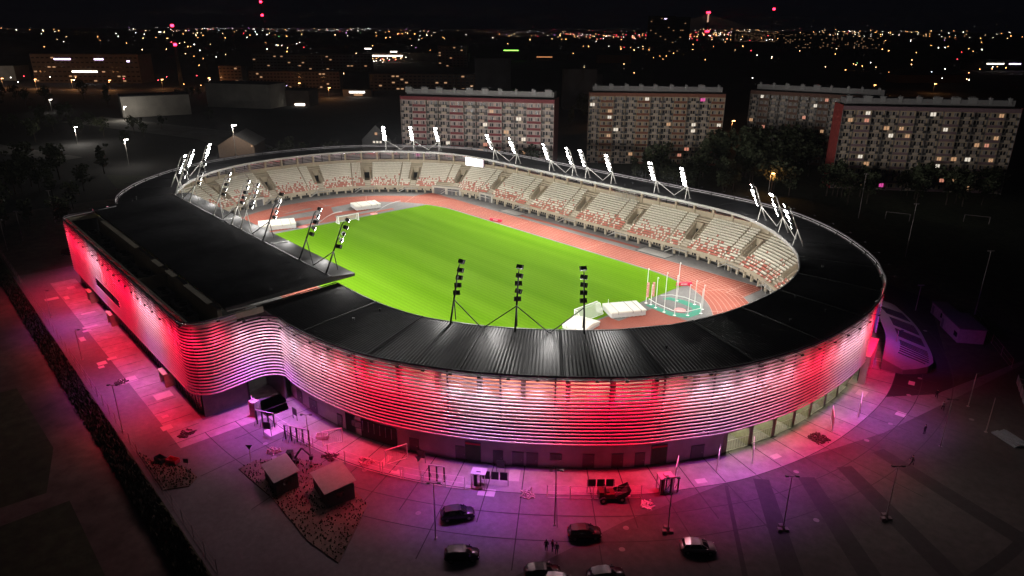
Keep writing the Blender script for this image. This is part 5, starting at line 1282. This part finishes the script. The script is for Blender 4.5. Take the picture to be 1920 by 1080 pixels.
for i in range(400):
    if rnd.random()<.62:
        c=rnd.choice(clusters); fw=c[1]*math.exp(rnd.gauss(0,.12)); r=(c[0]+rnd.gauss(0,c[2]))*fw
    else:
        fw=math.exp(rnd.uniform(math.log(800),math.log(9000))); r=rnd.uniform(-.76,.76)*fw
    if fw<700 or (r/fw<-.45 and fw<2200 and rnd.random()<.7): continue
    add(r,fw,rnd.uniform(5,9 if fw<2500 else 24),k=rnd.choice((.6,.8,1,1,1.35)))
for i in range(170):   # the bright line along the horizon
    u=rnd.uniform(-.52,-.19) if rnd.random()<.72 else rnd.uniform(-.19,.2); fw=rnd.uniform(7600,9000); add(u*fw,fw,rnd.uniform(0,34),rnd.choice(('white','white','amber','violet','red','cool')),rnd.choice((.35,.5,.7)))
for i in range(150): add(rnd.uniform(.08,.36)*3600,rnd.uniform(3000,4200),rnd.uniform(6,28),rnd.choice(('white','amber','red','orange')),.8)
for i in range(170): add(rnd.uniform(1100,2600),rnd.uniform(3600,5600),rnd.uniform(6,50),rnd.choice(('amber','orange','white')),.6)
for i in range(60): add(rnd.uniform(-255,-190),rnd.uniform(1220,1420),rnd.uniform(4,10),rnd.choice(('amber','red','orange','white')),.8)
for i in range(24): add(rnd.uniform(-640,-250),rnd.uniform(690,800),rnd.uniform(6,9),rnd.choice(('orange','white','red')),1.0)
for c,bb in cb.items():
    if bb.v: bb.obj('city_lights',LM[c],label='%s pinpoint lights of the distant city spread below the horizon'%{'orange':'orange','amber':'amber','white':'white','cool':'bluish','red':'red','violet':'violet','green':'green'}[c],cat='city lights',kind='stuff')
def lit_lamp(r,fw,h,c,label,power=0,size=.5,group='lit street lamps beyond the stadium'):
    t=thing('lit_street_lamp',label,'street lamp',cf(r,fw),aR,group)
    b=MB(); b.tube((0,0,0),(0,0,h),.12,5); b.tube((0,0,h),(.9,0,h+.2),.07,4); b.obj('pole',steel,t)
    b=MB(); b.tube((.9,0,h-.12),(.9,0,h+.1),size,8); b.obj('lamp_head',LM[c],t)
    if power:
        L_=bpy.data.lights.new('lamp_glow','POINT'); L_.energy=power; L_.color=cols_[c][0]; L_.shadow_soft_size=.4; o=bpy.data.objects.new('lamp_glow',L_); COL.objects.link(o); o.parent=t; o.location=(.9,0,h-.8)
for i,(r,fw,c,pw,lab) in enumerate([(-560,740,'orange',3600,'orange lamp before the office complex, far left'),(-520,735,'orange',3600,'orange lamp before the office complex, second from left'),(-480,725,'orange',3600,'orange lamp before the office complex, middle'),(-440,720,'orange',3600,'orange lamp before the office complex, right of the middle'),(-400,715,'orange',3600,'orange lamp before the office complex, right end'),(-355,730,'orange',3600,'orange lamp left of the small brown block'),(-318,755,'orange',2800,'orange lamp beside the small brown block'),(-620,760,'white',8000,'white lamp before the low pale hall'),(-598,765,'white',8000,'second white lamp before the low pale hall'),(-205,690,'orange',2000,'orange lamp before the long brown block'),(-232,688,'orange',2000,'orange lamp at the left of the long brown block'),(-164,640,'orange',4000,'orange lamp beside the small shop'),(-340,525,'white',900,'dim white lamp beside the left warehouse'),(-262,480,'white',4000,'dim white lamp in the dark trees at the left'),(-236,380,'white',7000,'lone white lamp in the dark park at the left'),(60,450,'orange',3000,'orange lamp between the dark towers'),(130,420,'orange',3500,'orange lamp behind the brown apartment block'),(98,262,'orange',900,'orange lamp in the trees right of the brown apartment block'),(350,700,'orange',2000,'orange lamp beyond the rightmost block'),(420,720,'orange',2000,'second orange lamp beyond the rightmost block')]):
    lit_lamp(r,fw,9,c,lab,pw,.42+fw*.0009)
lit_lamp(-131,330,17,'white','twin headed bright white lamp beyond the stadium roof, right of the gabled hall',7000,1.2)
lit_lamp(-176,318,12,'white','bright white lamp beyond the far left masts',3500,.9)
for i,(r,fw) in enumerate([(-205,588),(-196,592),(-190,584),(-199,578),(-212,580),(-205,600)]): octa(cb['red'],cf(r,fw,2),1)
b=MB()
for (r,fw,s_) in ((-205,588,1.5),(-196,592,1.1),(-190,584,1.3),(-199,578,1.0),(-212,580,.9)): octa(b,cf(r,fw,2.5),s_)
b.obj('barrier_lights',LM['red'],label='cluster of bright red lights on the dark road at the upper left',cat='red lights',kind='stuff')
L_=bpy.data.lights.new('red_glow','POINT'); L_.energy=3500; L_.color=(1,.02,.06); o=bpy.data.objects.new('red_glow',L_); COL.objects.link(o); o.location=cf(-198,585,5)
# pale grounds beyond the stadium on the left
for pl,m_ in (([cf(-300,470),cf(-180,400),cf(-120,330),cf(-90,300),cf(-96,330),cf(-170,430),cf(-290,500)],mat('gravel_pale',(.22,.21,.19),.9,var=.3,scale=.1)),([cf(-300,370),cf(-215,330),cf(-210,340),cf(-290,385)],MC['gravel_pale']),([cf(-560,690),cf(-300,650),cf(-300,700),cf(-560,740)],asphalt),([cf(-240,670),cf(-170,650),cf(-165,690),cf(-240,700)],asphalt)):
    sheet('path',[(p.x,p.y) for p in pl],-.004,m_)

# ------------------------------------------------------------------ trees
def crown_mesh(seed,n=420,rx=3.4,rz_=5.2,zc=8.4):
    rg_=random.Random(seed); b=MB(); cl_=[(rg_.gauss(0,rx*.45),rg_.gauss(0,rx*.45),zc+rg_.uniform(-.75,.8)*rz_,rg_.uniform(.9,1.9)) for _ in range(20)]
    for i in range(n):
        c=rg_.choice(cl_); d_=Vector((rg_.gauss(0,1),rg_.gauss(0,1),rg_.gauss(0,.8))).normalized()*c[3]*rg_.uniform(.6,1.1); p=Vector(c[:3])+d_
        u=Vector((rg_.gauss(0,1),rg_.gauss(0,1),rg_.gauss(0,.6))).normalized()*rg_.uniform(.35,.75); v_=u.cross(Vector((rg_.gauss(0,1),rg_.gauss(0,1),rg_.gauss(0,1)))).normalized()*rg_.uniform(.3,.6)
        b.quad(p-u,p+v_,p+u,p-v_)
    return b.mesh('crown',leaf)
CR=[crown_mesh(s_) for s_ in (1,2,3)]+[crown_mesh(9,380,1.8,6.4,8.6)]
def trunk_mesh(s_):
    rg_=random.Random(s_); b=MB(); b.tube((0,0,0),(0,0,5),.28,7,.18); b.tube((0,0,5),(.3,.2,9),.18,6,.06)
    for k in range(5): a=rg_.uniform(0,6.3); z=rg_.uniform(3.5,7); b.tube((0,0,z),(math.cos(a)*2,math.sin(a)*2,z+2.4),.1,5,.03)
    return b.mesh('trunk',bark)
TK=[trunk_mesh(s_) for s_ in (1,2)]
tkinds=['leafy','broad','loose','narrow']
def tree(p,sc_,k,where):
    t=thing('tree','dark %s tree %s'%(tkinds[k],where),'tree',(p[0],p[1],0),rnd.uniform(0,6.3),'trees '+where); t.scale=(sc_*rnd.uniform(.9,1.2),sc_*rnd.uniform(.9,1.2),sc_)
    mk('trunk',TK[k%2],t); mk('crown',CR[k],t)
def belt(n,r0,r1,f0,f1,s0,s1,k4=.2):
    where=WH.pop(0)
    for i in range(n): tree(cf(rnd.uniform(r0,r1),rnd.uniform(f0,f1)),rnd.uniform(s0,s1),3 if rnd.random()<k4 else rnd.randrange(3),where)
WH=['before the brown and the half hidden apartment blocks','at the foot of the rightmost apartment block','hiding the dim third apartment block','at the right edge beyond the training pitch','in the gap between the maroon and brown blocks','in the dark park at the left','by the lit office complex at the far left','behind the pale warehouses at the upper left','beyond the left tip of the stadium','in the dark quarter behind the apartment blocks','round the grey gable house','beside the training pitch goals at the right','close to the far left rim of the stadium']
belt(26,45,120,262,300,.75,1.25,.5); belt(26,118,215,248,272,.7,1.05); belt(12,90,135,285,320,1.1,1.6); belt(14,215,290,235,330,.8,1.3)
belt(16,-8,14,290,330,.7,1.1); belt(22,-330,-200,330,480,.6,1.0); belt(22,-470,-300,440,640,.8,1.3); belt(14,-300,-150,600,660,.6,1.0); belt(14,-215,-165,255,300,.7,1.1); belt(18,-60,200,420,560,.8,1.2); belt(10,-110,-80,300,340,.6,.9)
belt(12,215,300,160,225,.6,1.0); belt(10,-180,-140,180,240,.6,.9)
# ------------------------------------------------------------------ night haze
hm = bpy.data.materials.new('haze'); hm.use_nodes = True; hn = hm.node_tree.nodes; hn.remove(hn['Principled BSDF'])
pv = hn.new('ShaderNodeVolumePrincipled'); pv.inputs['Color'].default_value = (.9,.92,1,1); pv.inputs['Density'].default_value = 0.00007; pv.inputs['Anisotropy'].default_value = 0.4
hm.node_tree.links.new(pv.outputs[0], hn['Material Output'].inputs['Volume'])
b = MB(); b.box(-14500,-14500,-1.1,14500,14500,240); hz = b.obj('haze', hm, kind='stuff'); hz['label'] = 'thin night haze over the stadium and the city'; hz['category'] = 'haze'
print('perimeter',PER,'seats',len(cands),'objects',len(bpy.data.objects))
